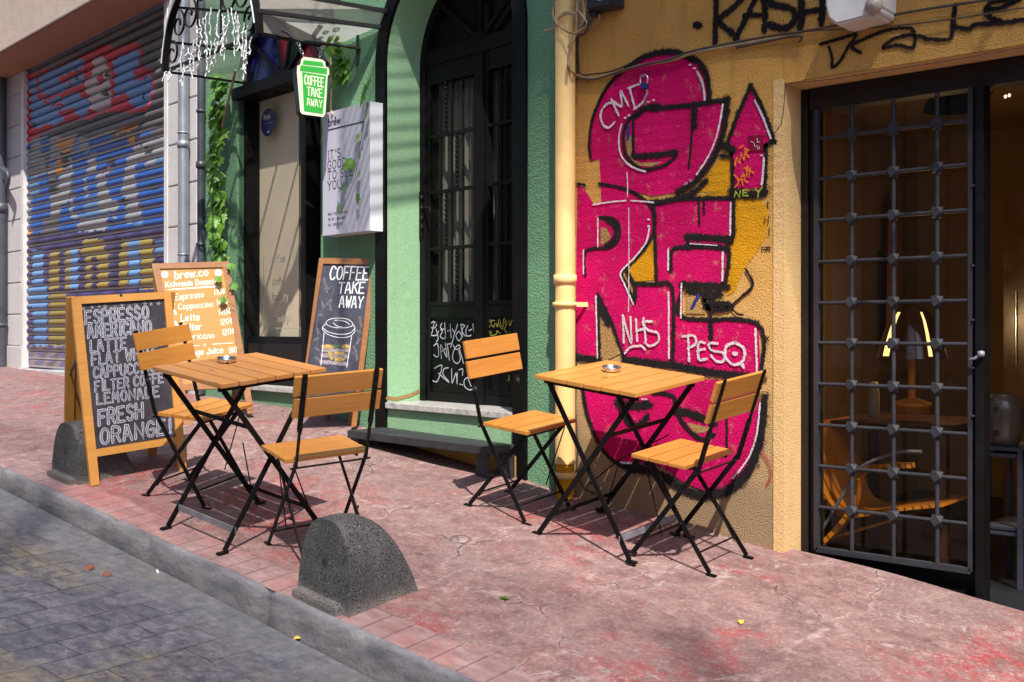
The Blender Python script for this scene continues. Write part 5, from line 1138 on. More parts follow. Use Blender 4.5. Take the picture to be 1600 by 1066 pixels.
for (x, y, r_) in ((257.5, 429, 5.6), (341, 426.5, 5.6)): b.poly([P2.at(x+r_*math.cos(R(a)), y+r_*math.sin(R(a)), -.0088) for a in range(0, 360, 20)])
b.build('round_sticker', M['paper_white'], t)

# 3: coffee take away board
f1, f2 = agd(461, 677), agd(555, 670)+Vector((.02, -.05, 0)); w = (f2-f1); nrm = Vector((w.y, -w.x, 0)).normalized()
P3 = Plane(f1, f2, nrm*math.cos(R(1.5))+Z3*math.sin(R(1.5))); P3.p = f1
t = empty('chalkboard_stand', 'brown framed chalkboard reading coffee take away, leaning by the green wall', 'chalkboard', f1, 'chalkboards standing outside the coffee shop')
b = MB()
rail(P3, [(499, 403), (506.5, 403), (470, 636), (463.5, 674)], .03); rail(P3, [(580.5, 404.5), (590, 404.5), (557, 666), (549, 668)], .03)
rail(P3, [(506, 403), (581, 404.5), (580, 414), (505, 412)], .028, -.001); rail(P3, [(473, 620), (553, 616), (551, 632), (470, 636)], .028, -.001)
b.build('frame', M['frame_wood'], t)
slab(P3, [(505, 411), (580, 413), (553, 618), (473, 622)], .006, -.010).build('board_face', M['chalkboard_slate'], t)
b = MB()
for (x, y, gxy) in ((503, 405, (-5.30, 4.30)), (586, 406, (-5.12, 4.33))): b.bar(P3.at(x, y, -.035), Vector((gxy[0], gxy[1], gz(*gxy))), .03, .02, (1, 0, 0), .002)
b.build('rear_leg', M['frame_wood'], t)
b = MB(); rnd = random.Random(8)
for tx, x0, y0, x1, y1, h in (('COFFEE', 515, 436.5, 577, 437, 20), ('TAKE', 528, 458.5, 571, 458, 17), ('AWAY', 530, 480, 568, 481.5, 17)):
    q1, H = row_on(P3, tx, x0, y0, x1, y1, h, .14, -.0085, .015, rnd)
    for q in q1: b.ribbon(q, H*.135, P3.n)
S3 = lambda x, y: (470+x/5.92, 395+y/5.92)
CUP = [[(235, 640), (270, 615), (350, 605), (430, 615), (478, 650), (470, 680), (400, 695), (300, 690), (240, 665), (235, 640)], [(200, 690), (235, 650)], [(478, 655), (500, 690)], [(200, 690), (250, 730), (350, 755), (450, 745), (500, 700)], [(200, 690), (205, 715), (260, 760), (360, 785), (450, 775), (495, 735), (500, 695)], [(215, 740), (205, 850), (185, 1040)], [(470, 775), (450, 900), (425, 1060)], [(300, 650), (340, 680), (380, 685)], [(360, 625), (420, 640), (450, 665)], [(310, 625), (345, 625)]]
for q in CUP: b.ribbon(smoothpts([P3.at(*S3(*v), -.0085) for v in q], 4), .0042, P3.n)
b.build('chalk_lettering', M['chalk_white'], t, recalc=False)
b = MB()
for q in ([(215, 240), (225, 290)], [(225, 330), (262, 330)], [(235, 310), (240, 365)], [(195, 460), (210, 500)], [(240, 480), (285, 440)], [(265, 450), (275, 530)], [(165, 580), (195, 575)], [(150, 700), (165, 740)], [(125, 810), (160, 790)], [(140, 880), (165, 900)], [(140, 970), (175, 1000)], [(545, 600), (560, 680)], [(520, 720), (550, 740)], [(520, 840), (545, 800)], [(490, 870), (510, 910)], [(515, 940), (520, 990)]):
    b.ribbon([P3.at(*S3(*v), -.009) for v in q], .016, P3.n)
for q in ([(220, 290), (300, 320), (290, 400), (260, 440)], [(220, 490), (160, 600), (145, 700), (160, 790), (140, 900)], [(560, 590), (540, 760), (500, 880), (520, 1000)]): b.ribbon(smoothpts([P3.at(*S3(*v), -.009) for v in q], 5), .004, P3.n)
b.build('chalk_drawing', M['chalk_ghost'], t, recalc=False)
for nm, qs in (('chalk_pinkish', ([(205, 950), (425, 960)], [(195, 1010), (420, 1030)], [(215, 900), (440, 900)])), ('chalk_yellow', ([(215, 870), (290, 870)], [(270, 930), (285, 970)], [(325, 930), (390, 940)], [(335, 990), (385, 985)], [(400, 870), (440, 870)])), ('chalk_green', ([(310, 865), (400, 875)],))):
    b = MB()
    for q in qs: b.ribbon([P3.at(*S3(*v), -.0088) for v in q], .032, P3.n)
    b.build('chalk_drawing', M[nm], t, recalc=False)

# ---------------------------------------------------------------- step platform under the arched door
t = empty('step_platform', 'low black metal step platform standing in front of the arched door', 'step', (-4.2, 4.1, .9))
pA, pB = ay(543, 673, 4.05), ay(757, 699, 4.05); d = pB-pA
def top(k, y): 
    p = pA+d*k; return Vector((p.x+(.10 if y > 4.06 else 0)*(k), y, p.z+.002))
b = MB(); q = [top(0, 4.045), top(1, 4.045), Vector((-3.66, 4.195, pB.z+.008)), Vector((pA.x, 4.33, pA.z+.002))]
b.prism(q, Vector((0, 0, -.042)), .004); b.build('step_top', M['steel_dark'] if 'steel_dark' in M else mat_plain('steel_dark', (.026, .026, .030), .55, .4, 14, 120, .001), t)
b = MB()
for (x, y) in ((pB.x-.035, 4.075), (-3.70, 4.165)): 
    z0 = gz(x, y)-.01; b.box((x, y, (z0+pB.z-.04)/2), .038, .012 if y < 4.1 else .02, (pB.z-.04-z0)/2, None, .002)
    b.build('leg', M['steel_dark'], t); b = MB()
b.box((pA.x+.04, 4.08, (gz(pA.x, 4.08)+pA.z-.045)/2), .035, .012, max(.008, (pA.z-.045-gz(pA.x, 4.08))/2+.012), None, .001); b.build('leg', M['steel_dark'], t)
b = MB(); b.prism([Vector((-4.95, 4.30, .86)), Vector((-3.66, 4.195, .72)), Vector((-3.66, 4.195, .97)), Vector((-4.95, 4.30, 1.0))], Vector((0, -.006, 0))); b.build('backing_board', mat_plain('ochre_board', (.42, .25, .05), .8, .3, 6, 40, .001), t)
# ---------------------------------------------------------------- printed lettering (built-in face, made into flat mesh)
def print_text(txt, p, ex, up, h, mat, name, parent, sx=.8, bold=0.0, align='LEFT'):
    cu = bpy.data.curves.new('txt', 'FONT'); cu.body = txt; cu.size = 1; cu.align_x = align; cu.offset = bold; cu.resolution_u = 3
    o = bpy.data.objects.new('txt', cu); COL.objects.link(o); bpy.context.view_layer.update()
    me = bpy.data.meshes.new_from_object(o.evaluated_get(bpy.context.evaluated_depsgraph_get())); bpy.data.objects.remove(o); bpy.data.curves.remove(cu)
    k = h/.73; ex = Vector(ex).normalized(); up = Vector(up).normalized(); Wp = WM[parent.name].inverted()
    for v in me.vertices: v.co = Wp @ (Vector(p)+ex*v.co.x*k*sx+up*v.co.y*k)
    me.materials.clear(); me.materials.append(mat); me.name = name
    o = bpy.data.objects.new(name, me); COL.objects.link(o); o.parent = parent; WM[o.name] = WM[parent.name]; return o
# ---------------------------------------------------------------- shop sign box
SD = -.11                                                          # its face stands off the wall
su0, su1 = gu(504, 300, SD)[0], gu(578, 300, SD)[0]; sz1, sz0 = gu(540, 168, SD)[1], gu(540, 365, SD)[1]
t = empty('shop_sign', 'white box sign with opening hours fixed to the green wall beside the coffee shop doorway', 'sign', gw((su0+su1)/2, sz0))
b = MB(); gbox(b, su0, su1, sz0, sz1, SD+.004, -.001, .003); b.build('box', M['sign_side'], t)
b = MB(); gbox(b, su0+.002, su1-.002, sz0+.002, sz1-.002, SD, SD+.0035); b.build('face', M['sign_face'], t)
def sp(x, y): return ag(x, y, SD-.0012)
b = MB()
def serif_line(mb, txt, x, y, hh, wide, k=.115):
    st, w = text_strokes(txt, hh, 0, .6, wide, True)
    o0 = sp(x, y)
    for q in st:
        P = [o0+GU*a+Z3*c for a, c in q]; mb.ribbon(P, hh*k, -GN, cap=False)
        for i, j in ((0, 1), (-1, -2)):                             # serifs on upright stems
            dx, dz = q[i][0]-q[j][0], q[i][1]-q[j][1]
            if abs(dz) > abs(dx)*1.2 and abs(dz) > hh*.15: mb.ribbon([P[i]-GU*hh*.14, P[i]+GU*hh*.14], hh*.06, -GN, cap=False)
for tx, y in (("IT'S", 249), ('GOOD', 265), ('TO SEE', 281), ('YOU !', 297)): serif_line(b, tx, 512, y, .050, 1.18)
b.build('slogan', M['ink'], t, recalc=False)
print_text('brew', sp(512.5, 198), GU, Z3, .050, M['ink'], 'shop_name', t, .95, .022); print_text('co', sp(537, 192.2), GU, Z3, .010, M['ink'], 'shop_name', t, 1)
b = MB(); b.ribbon([sp(512.5, 203.5), sp(569, 190)], .008, -GN, cap=False); c = sp(524, 184); b.poly([c+GU*.008*math.cos(R(a))+Z3*.009*math.sin(R(a)) for a in range(0, 360, 40)]); b.build('rule', M['ink'], t)
for tx, y in (('MON - THU  |  08:00 - 21:00', 337), ('FRI - SAT  |  08:00 - 00:00', 345.3), ('SUN  |  08:00 - 22:00', 353.8)): print_text(tx, sp(512.5, y), GU, Z3, .0165, M['ink'], 'opening_hours', t, .78, .012)

# ---------------------------------------------------------------- cup-shaped hanging sign and its bracket
t = empty('sign_bracket', 'bent black iron arm on the green wall, carrying the green cup sign', 'bracket', ag(560, 75))
pm = ag(559, 76, -.012); tipd = -.60
cupd = -.30
A1 = ag(556, 75, -.02); A2 = on(465, 63, GP-GN*.38, GN); A3 = on(440, 47, GP-GN*.47, GN)
b = MB(); b.tube(smoothpts([A1, A1.lerp(A2, .5), A2, A2.lerp(A3, .6)+Vector((0, 0, .005)), A3], 5), .0095, 10)
b.tube([ag(559, 55, -.012), ag(559, 101, -.012)], .009, 8); b.lathe([(.0001, -.014), (.016, -.012), (.018, .0), (.0001, .008)], ag(559, 75, -.02), 10); b.build('arm', M['iron_paint'], t)
CN = Vector((-.60, .52, 0)); CPT = A1.lerp(A2, .62)
# the sign hangs in the plane that holds the arm, its face turned towards the street on the right
cd = (A2-A1); cd.z = 0; cd.normalize()
fn = Vector((-cd.y, cd.x, 0)); 
if fn.dot(C0-A1) < 0: fn = -fn
cpl = A1.lerp(A2, .55)
cs = lambda x, y, o=0.0: on(x, y, cpl+fn*(.035+o), fn)
t2 = empty('cup_sign', 'lit green sign shaped as a takeaway cup reading coffee take away', 'sign', cs(488, 183))
OUTL = [(471, 92), (476, 89), (503, 93), (508, 97), (509, 104), (514, 107), (514.5, 116), (512, 119), (508.5, 178), (505, 183), (472, 178.5), (469, 174), (463.8, 113), (464.5, 103), (469, 101)]
b = MB(); b.prism([cs(*v) for v in OUTL], -fn*.075, .004); b.build('case', M['black_paint'], t2)
b = MB(); b.poly([cs(*v, .003) for v in OUTL]); b.build('border', M['cup_white'], t2)
b = MB(); b.poly([cs(*v, .005) for v in [(475, 94), (504, 97.5), (506, 104), (472.5, 100.5)]]); b.poly([cs(*v, .005) for v in [(470, 102), (511, 107), (511, 116), (468.5, 110.5)]]); b.poly([cs(*v, .005) for v in [(472, 112.5), (509.5, 118.5), (504.5, 178), (475, 173.5)]]); b.build('face', M['cup_green'], t2)
class PlC: pass
pc = PlC(); pc.at = lambda x, y, o=0.0: cs(x, y, .007); pc.n = fn
b = MB(); rnd = random.Random(2)
for tx, x0, y0, x1, y1, h in (('COFFEE', 476, 131.5, 507, 136.5, 14), ('TAKE', 480, 149, 505, 153, 13), ('AWAY', 480, 164.5, 505, 168.5, 11)):
    q1, H = row_on(pc, tx, x0, y0, x1, y1, h, .0, 0, .012, rnd)
    for q in q1: b.ribbon(q, H*.15, fn)
b.build('lettering', M['cup_white'], t2, recalc=False)
b = MB()
for (x0, y0, x1, y1) in ((465, 65, 475, 90), (505, 72, 498, 93)):
    p, q = cs(x0, y0, -.035), cs(x1, y1, -.035); n = 4
    for i in range(n):
        m = p.lerp(q, (i+.5)/n); d = (q-p).normalized(); s_ = fn if i % 2 else cd; L = (q-p).length/n*.62
        b.tube([m+d*L*math.cos(a)+s_*.009*math.sin(a) for a in [2*math.pi*k/10 for k in range(10)]], .0025, 5, closed=True)
b.build('chain', M['chrome'], t2)

# ---------------------------------------------------------------- barrel canopy over the doorway
t = empty('entrance_canopy', 'black iron barrel canopy with scrollwork over the coffee shop doorway', 'canopy', ag(490, 120))
FD = -.60
fL, fR = ag(258, 112, FD), ag(405, 53, FD); wL, wR = ag(388, 131, -.01), ag(522, 76, -.01)
fc = (fL+fR)/2; fh = (fR-fL)/2; RISE = .62
def farch(k): a = math.pi*(1-k); return fc+fh*math.cos(a)+Z3*RISE*math.sin(a)*1.0
wc_ = (wL+wR)/2; wh = (wR-wL)/2
def warch(k): a = math.pi*(1-k); return wc_+wh*math.cos(a)+Z3*.72*math.sin(a)
b = MB()
def flatarch(mb, fnc, w, th, n=32):
    P = [fnc(i/n) for i in range(n+1)]
    for p, q in zip(P, P[1:]): mb.bar(p, q+(q-p).normalized()*.004, w, th, GN)
flatarch(b, farch, .045, .022); b.build('front_arch', M['black_metal'], t)
b = MB(); flatarch(b, warch, .03, .02); b.build('wall_arch', M['black_metal'], t)
for k in (0, .10, .22, .36, .5, .64, .78, .90, 1.0):
    b = MB(); b.bar(farch(k), warch(k), .013, .02, Z3); b.build('purlin', M['black_metal'], t)
b = MB(); n = 26
for i in range(n):
    k0, k1 = i/n, (i+1)/n
    o0 = lambda f, k: f(k)+Z3*.016
    b.quad(o0(farch, k0), o0(farch, k1), o0(warch, k1), o0(warch, k0))
b.build('roof_sheet', M['canopy_sheet'], t, smooth=True)
b = MB(); b.bar(fL, fR, .022, .014, Z3)
def scroll(mb, c, r, a0, turns, sgn=1, r1=.25, fl=1):
    P = []
    for i in range(26):
        s_ = i/25; rr2 = r*(1-s_*(1-r1)); a = a0+sgn*turns*2*math.pi*s_
        P.append(c+(fh.normalized()*math.cos(a)+Z3*math.sin(a))*rr2)
    for p, q in zip(P, P[1:]): mb.bar(p, q+(q-p)*.1, .014, .005, GN)
fu = fh.normalized(); hl = fh.length
for sg in (-1, 1):
    for (a, z, r, tr) in ((.83, .10, .085, 1.2), (.68, .27, .095, 1.3), (.43, .30, .11, 1.3), (.20, .42, .09, 1.2)):
        scroll(b, fc+fu*sg*a*hl+Z3*z, r, math.pi/2 if sg > 0 else math.pi/2, tr, sg)
    b.bar(fc+fu*sg*.25*hl, fc+fu*sg*.25*hl+Z3*RISE*.94, .012, .005, GN)
b.build('scrollwork', M['black_metal'], t)
# scroll bracket that holds the right side up
b = MB(); q0 = ag(512, 108, -.02); q1 = on(486, 40, GP-GN*.18, GN); q2 = on(500, -12, GP-GN*.30, GN)
b.tube(smoothpts([q0+Vector((0, 0, .02)), on(489, 62, GP-GN*.10, GN), q1, q2], 6), .016, 8)
for (x, y, r_, d_) in ((508, 22, .030, -.2), (501, 40, .022, -.16), (525, 3, .035, -.2)):
    c = on(x, y, GP+GN*d_, GN); b.tube([c+(GU*math.cos(R(a))+Z3*math.sin(R(a)))*r_*(1-.35*a/360) for a in range(0, 400, 25)], .007, 6)
b.build('scroll_bracket', M['iron_paint'], t)
for k, (x, y) in ((.93, (596, 43)), (.85, (606, 18))):
    b = MB(); b.bar(farch(k), ag(x, y, -.01), .022, .022, Z3); b.build('purlin', M['black_metal'], t)
qa, qb = ag(596, 43, -.01)+Z3*.014, ag(606, 18, -.01)+Z3*.014; z_ = Z3*.014
b = MB(); b.quad(farch(1.0)+z_, farch(.93)+z_, qa, warch(1.0)+z_); b.quad(farch(.93)+z_, farch(.85)+z_, qb, qa); b.build('side_pane', M['canopy_pane_dusty'], t)
t = empty('icicle_lights', 'white icicle string lights hanging from the front arch of the black canopy', 'string lights', fc)
rnd = random.Random(21)
STR = [((259, 112), 122), ((284, 60), 130), ((303, 62), 108), ((313, 30), 98), ((322, 20), 112), ((328, 12), 78), ((331, 75), 110), ((341, 15), 80), ((350, 25), 85), ((363, 12), 88), ((372, 25), 88), ((379, 35), 118), ((287, 100), 132), ((383, 62), 92), ((266, 108), 128), ((295, 75), 118), ((308, 40), 92), ((318, 28), 84), ((336, 60), 96), ((346, 22), 95), ((357, 15), 66), ((368, 18), 70), ((385, 40), 108), ((391, 58), 86)]
for (x, y), yb in STR:
    b = MB(); p0 = ag(x, y, FD-.028); p1 = ag(x+rnd.uniform(-4, 6), yb, FD-.03); L = (p0-p1).length; n = max(5, int(L/.03)); pts = []
    for i in range(n+1):
        s_ = i/n; pts.append(p0.lerp(p1, s_)+GU*(.005*math.sin(s_*7+x)+rnd.uniform(-.002, .002))+GN*rnd.uniform(-.008, .008))
    P = smoothpts(pts, 4); b.tube(P, .0026, 6)
    tw = [p+(GU*math.cos(i*.9)+GN*math.sin(i*.9))*.0034 for i, p in enumerate(P)]; b.tube(tw, .0022, 5)
    for i in range(1, n+1):
        if rnd.random() < .5:
            q = pts[i]; d = (GU*rnd.uniform(-1, 1)+GN*rnd.uniform(-.6, .3)+Z3*rnd.uniform(-1.2, .2)).normalized()
            b.tube([q, q+d*.022, q+d*.034], .005, 6, rr=[.0025, .0045, .004])
    b.build('light_strand', M['cord_white'], t)
b = MB(); P = []
for i in range(15): P.append(farch(.04+.92*i/14)+Z3*(-.03-.012*math.sin(i*2.1))-GN*.03)
b.tube(smoothpts(P, 4), .0045, 6); b.build('feed_cord', M['cord_white'], t)

# ---------------------------------------------------------------- ivy and trailing leaves
LEAFO = [(0, -.5), (.22, -.42), (.52, -.30), (.38, -.02), (.50, .22), (.22, .24), (0, .62), (-.22, .24), (-.50, .22), (-.38, -.02), (-.52, -.30), (-.22, -.42)]
def leaf(mb, p, nrm, up, s_, rnd):
    n = Vector(nrm).normalized(); u = Vector(up); u = (u-n*u.dot(n)).normalized(); x = u.cross(n)
    q = [mb.bm.verts.new(Vector(p)+x*a*s_+u*(-c)*s_+n*(-abs(a)*.35+.12*c)*s_*.6) for a, c in LEAFO]; m = mb.bm.verts.new(Vector(p)+n*.05*s_)
    for i in range(len(q)): mb.face([m, q[i], q[(i+1) % len(q)]])
def garland(name, label, path, nleaf, size, spread, mat='leaf', seed=1, cat='plant', stem_r=.0035, group=None, shape=None):
    rnd = random.Random(seed); t = empty(name, label, cat, path[-1] if path[-1].z < path[0].z else path[0], group)
    P = smoothpts(path, 8); b = MB(); b.tube(P, stem_r, 5); b.build('stem', M['stem'], t)
    b = MB()
    for i in range(nleaf):
        f = (i+rnd.random())/nleaf; p = P[min(len(P)-1, int(f*(len(P)-1)))]; sp_ = spread*(shape(f) if shape else 1)
        a = rnd.uniform(0, 2*math.pi); r_ = sp_*math.sqrt(rnd.random())
        off = GU*math.cos(a)*r_ - GN*abs(math.sin(a))*r_*.8 + Z3*rnd.uniform(-.03, .03)
        nrm = -GN*1.0+GU*rnd.uniform(-.5, .9)+Z3*rnd.uniform(-.1, .8)
        leaf(b, p+off, nrm, Z3*1+GU*rnd.uniform(-.7, .7), size*rnd.uniform(.7, 1.25), rnd)
    b.build('foliage', M[mat], t); return t
ip = [ag(345, 128, -.10), ag(341, 190, -.10), ag(338, 250, -.09), ag(340, 310, -.09), ag(342, 360, -.09), ag(345, 402, -.09), ag(349, 412, -.09)]
garland('ivy_garland', 'bushy green ivy garland hanging down beside the coffee shop doorway', ip, 210, .088, .074, seed=5, shape=lambda f: .95 if f < .9 else .6)
ip = [ag(368, 110, -.2), ag(356, 160, -.12), ag(346, 200, -.10)]
b = MB(); t = empty('dry_branch', 'bare brown branch leaning through the ivy under the black canopy', 'branch', ip[-1]); b.tube(smoothpts(ip, 4), .009, 7); b.build('branch', M['wire'], t)
rnd = random.Random(9)
t = empty('trailing_vine', 'loose ivy leaves trailing past the top right corner of the orange menu board', 'plant', P2.at(352, 470, .01)); t['kind'] = 'thing'; b = MB()
for (x, y, s_) in ((361, 417, .06), (341, 436, .052), (366, 448, .06), (348, 469, .052)): leaf(b, P2.at(x, y, .03), P2.n+Vector((0, 0, .3)), Z3+RT*rnd.uniform(-.6, .6), s_, rnd)
b.build('foliage', M['leaf'], t); b = MB(); b.tube(smoothpts([ag(349, 410, -.09), P2.at(361, 417, .035), P2.at(364, 436, .03), P2.at(355, 452, .03), P2.at(350, 468, .03), P2.at(368, 480, .03)], 5), .002, 5); b.build('stem', M['stem'], t)
t = empty('climbing_vine', 'thin vine with scattered leaves trailing over the white opening-hours sign', 'plant', ag(545, 330, SD-.02)); b = MB()
for (x, y, s_) in ((566, 150, .12), (573, 133, .08), (566, 200, .055), (556, 216, .06), (561, 243, .05), (544, 257, .075), (558, 274, .05), (533, 292, .07), (558, 312, .065), (527, 325, .07), (572, 180, .05)):
    leaf(b, ag(x, y, SD-.035), -GN+GU*rnd.uniform(-.8, .5)+Z3*rnd.uniform(-.2, .6), Z3+GU*rnd.uniform(-.8, .8), s_*1.2, rnd)
b.build('foliage', M['leaf'], t); b = MB(); b.tube(smoothpts([ag(575, 160, SD-.03), ag(570, 185, SD-.02), ag(563, 225, SD-.02), ag(556, 270, SD-.02), ag(547, 300, SD-.025), ag(533, 330, SD-.02)], 5), .0018, 5); b.build('stem', M['ink'], t)
garland('wall_creeper', 'small leafy creeper on the green wall behind the cup sign', [ag(524, 62, -.10), ag(536, 84, -.09), ag(540, 100, -.07), ag(530, 118, -.05), ag(543, 128, -.05)], 26, .085, .075, seed=12)
t = empty('loose_cord', 'pale cord hanging from the canopy beside the white sign', 'cord', ag(517, 165, -.03)); b = MB(); b.tube(smoothpts([ag(516, 78, -.04), ag(518, 120, -.03), ag(517, 165, -.03), ag(519, 178, -.12)], 5), .006, 6); b.build('cord', M['cream_pipe'], t)

# ---------------------------------------------------------------- pipes
def pipe(name, label, x, d, r, mat, z0, z1, rings=(), wallg=True, Y=None):
    p = ag(x, 400, d) if wallg else ay(x, 400, Y)
    t = empty(name, label, 'drainpipe', (p.x, p.y, z0)); b = MB(); b.tube([(p.x, p.y, z0), (p.x, p.y, z1)], r, 18); b.build('pipe', M[mat], t)
    for y, h, e in rings:
        z = (ag(x, y, d) if wallg else ay(x, y, Y)).z
        b = MB(); b.lathe([(r, -h/2), (r+e, -h/2), (r+e*1.2, 0), (r+e, h/2), (r, h/2)], (p.x, p.y, z), 18); b.build('collar', M[mat], t)
    return t, p
pipe('drainpipe', 'grey zinc downpipe on the white wall beside the roller shutter', 286.5, -.06, .040, 'grey_zinc', 1.2, 8, ((208, .012, .004), (226, .05, .006), (398, .012, .004)))
pipe('drainpipe', 'slim black downpipe between the white wall and the ivy', 314, -.045, .028, 'dark_pipe', 1.15, 8, ((174, .02, .006), (258, .05, .008), (382, .02, .006)))
t, p = pipe('drainpipe', 'dark painted pipe with an elbow at the left end of the white wall', 1.5, -.07, .055, 'dark_pipe', 1.2, 8, ((325, .10, .01), (508, .03, .008)))
b = MB(); b.tube(smoothpts([ag(3, 262, -.10), ag(11, 268, -.13), ag(13, 280, -.13), ag(10, 296, -.12)], 5), .022, 10); b.build('elbow', M['dark_pipe'], t)
PYY = 4.128
t, p = pipe('drainpipe', 'thick cream painted drainpipe between the green and the yellow walls', 883, 0, .0500, 'cream_pipe', .97, 8, ((437, .045, .006), (476, .022, .010), (742, .03, .005)), False, PYY)
b = MB(); b.tube([(p.x, p.y, .80), (p.x, p.y, .985)], .044, 16); b.build('outlet', M['fill_gold'], t)
b = MB(); b.bar((p.x+.04, p.y-.01, ay(883, 476, PYY).z), (p.x+.085, WY, ay(883, 476, PYY).z), .022, .005, Z3); b.build('bracket', M['cream_pipe'], t)

# ---------------------------------------------------------------- cables, box, lamp on the yellow wall
t = empty('cable_bundle', 'tangled brown cables looped round the top of the cream drainpipe and along the yellow wall', 'cable', ay(900, 100, WY-.02))
def cab(pts, r, mat, Y=4.17, sm=5):
    b = MB(); b.tube(smoothpts([ay(x, y, yy) for x, y, yy in pts], sm), r, 7); b.build('cable', M[mat], t)
ZQ = lambda pts, Y: [(850+x/7.615, y/7.615, Y) for x, y in pts]
cab(ZQ([(395, -40), (390, 120), (385, 300), (370, 420), (320, 560), (290, 700), (290, 790), (340, 860), (420, 910), (560, 930), (700, 915), (900, 850), (1100, 790)], 4.06)[:7]+ZQ([(290, 790), (340, 860)], 4.10)+ZQ([(420, 910), (560, 930), (700, 912), (900, 855), (1150, 780), (1520, 720)], 4.18)+[(1090, 82, 4.18), (1200, 62, 4.18), (1245, 57, 4.18)], .0068, 'wire')
cab(ZQ([(300, 800), (360, 885), (450, 935), (600, 945), (760, 900), (950, 835), (1200, 770), (1520, 700)], 4.175)+[(1090, 78, 4.18), (1200, 57, 4.18), (1250, 50, 4.18), (1350, 32, 4.18), (1450, 14, 4.18), (1600, -8, 4.18)], .0055, 'wire_dark')
cab(ZQ([(420, 850), (470, 890), (600, 880), (800, 850), (1000, 770), (1520, 700)], 4.185)[:5], .004, 'wire_dark')
cab(ZQ([(140, -20), (110, 80), (105, 180), (150, 280), (230, 350), (350, 400), (450, 350), (510, 280), (440, 170), (400, 130)], 4.055), .0052, 'wire')
cab(ZQ([(0, 360), (60, 360), (120, 330), (165, 285)], 4.07), .0052, 'wire')
for k in range(3): cab(ZQ([(165, 215+k*9), (220, 185-k*10), (300, 165-k*8), (370, 180-k*9), (390, 200)], 4.065), .006, 'wire')
cab(ZQ([(455, -30), (470, 80), (480, 200), (440, 300), (390, 390), (300, 560)], 4.10), .0075, 'wire')
cab(ZQ([(430, -30), (450, 150), (440, 280), (400, 370)], 4.12), .010, 'wire'); cab(ZQ([(540, 140), (555, 230), (530, 330), (470, 410), (400, 420), (380, 390)], 4.14), .006, 'wire_dark')
cab(ZQ([(660, 170), (650, 240), (600, 295), (560, 300)], 4.15), .005, 'wire'); cab(ZQ([(520, 130), (520, 220), (430, 370)], 4.13), .008, 'wire_dark'); cab(ZQ([(600, 130), (580, 220), (480, 330)], 4.15), .007, 'wire_dark')
cab([(1245, 50, 4.18), (1400, 40, 4.18), (1500, 28, 4.18), (1600, 12, 4.18)], .003, 'wire_dark'); cab([(1150, 75, 4.185), (1245, 56, 4.17), (1248, 66, 4.17)], .006, 'wire_dark')
t = empty('junction_box', 'dark junction box mounted high on the yellow wall above the cables', 'box', ay(938, 10, WY-.05))
b = MB(); p0, p1 = ay(916, 15, 4.10), ay(957, 7, 4.10); b.prism([p0, p1, p1+Z3*.16, p0+Z3*.16], Vector((0, .098, 0)), .004); b.build('box', M['junction_black'], t)
b = MB(); b.tube([ay(928, 14, 4.15), ay(929, 26, 4.15)], .018, 10); b.tube([ay(937, 14, 4.16), ay(938, 22, 4.16)], .014, 10); b.build('cable_gland', M['junction_black'], t)
b = MB(); b.quad(ay(934, 1, 4.098), ay(942, 0, 4.098), ay(942, -4, 4.098), ay(934, -3, 4.098)); b.build('label_plate', M['paper_white'], t)
t = empty('wall_lamp', 'chipped white enamel housing on the yellow wall above the shop door', 'lamp', ay(1340, 30, 4.1))
b = MB(); q = [ay(x, y, 4.04) for x, y in ((1288, -20), (1289, 12), (1294, 30), (1306, 39), (1370, 23), (1376, 12), (1378, -20))]; b.prism(q, Vector((0, .155, 0)), .01); b.build('housing', M['white_enamel'], t)
b = MB(); p = ay(1365, 8, 4.035); b.lathe([(.0001, -.02), (.03, -.012), (.036, .004)], p, 16, Matrix((X3, Z3, Y3)).transposed()); b.build('cover', mat_plain('lamp_cover', (.30, .25, .21), .5), t)
t = empty('padlock', 'small padlock hanging from a hook on the pink graffiti', 'padlock', ay(1006, 133, 4.17))
b = MB(); b.prism([ay(1000+x, 130+y, 4.165) for x, y in ((0, 2), (1, 9), (11, 9), (12, 2), (9, -1), (3, -1))], Vector((0, .014, 0)), .002); b.build('body', M['sticker_blue'], t)
b = MB(); b.tube(smoothpts([ay(1001, 131, 4.172), ay(1001, 121, 4.172), ay(1007, 117, 4.172), ay(1012, 121, 4.172), ay(1011, 131, 4.172)], 5), .0045, 7); b.tube([ay(1005, 119, 4.15), ay(1005, 119, 4.2)], .004, 6); b.build('shackle', M['chrome'], t)
t = empty('round_sticker', 'round dark blue sticker on the glass of the coffee shop doorway', 'sticker', ag(418, 192, .10))
cx_, cz_ = gu(418.5, 191.5, .105); rb = .098
b = MB(); b.poly([gw(cx_+rb*math.cos(R(a)), cz_+rb*1.0*math.sin(R(a)), .106) for a in range(0, 360, 12)]); b.build('disc', M['sticker_blue'], t)
print_text('frink', gw(cx_-.058, cz_+.022, .1045), GU, Z3, .042, M['paper_white'], 'lettering', t, .9, .015)
b = MB(); b.ribbon([gw(cx_-.06, cz_-.005, .1045), gw(cx_+.06, cz_-.005, .1045)], .002, -GN); b.ribbon([gw(cx_-.005, cz_-.068, .1045), gw(cx_+.02, cz_-.068, .1045)], .012, -GN); b.build('line', M['paper_white'], t)
t = empty('window_lettering', 'faint lettering on the glass of the coffee shop doorway', 'lettering', ag(440, 480, .10)); b = MB()
for tx, y in (('coffee', 410), ('coffee', 424), ('bakery', 467), ('sandwich', 497)):
    pass
for tx, x, y, hh in (('coffee', 424, 411, .058), ('bakery', 425, 470, .062), ('sandwich', 428, 503, .052)): print_text(tx, ag(x, y, .104), GU, Z3, hh, mat_plain('vinyl_'+tx, (.36, .33, .29), .6), 'lettering', t, .95, .008)
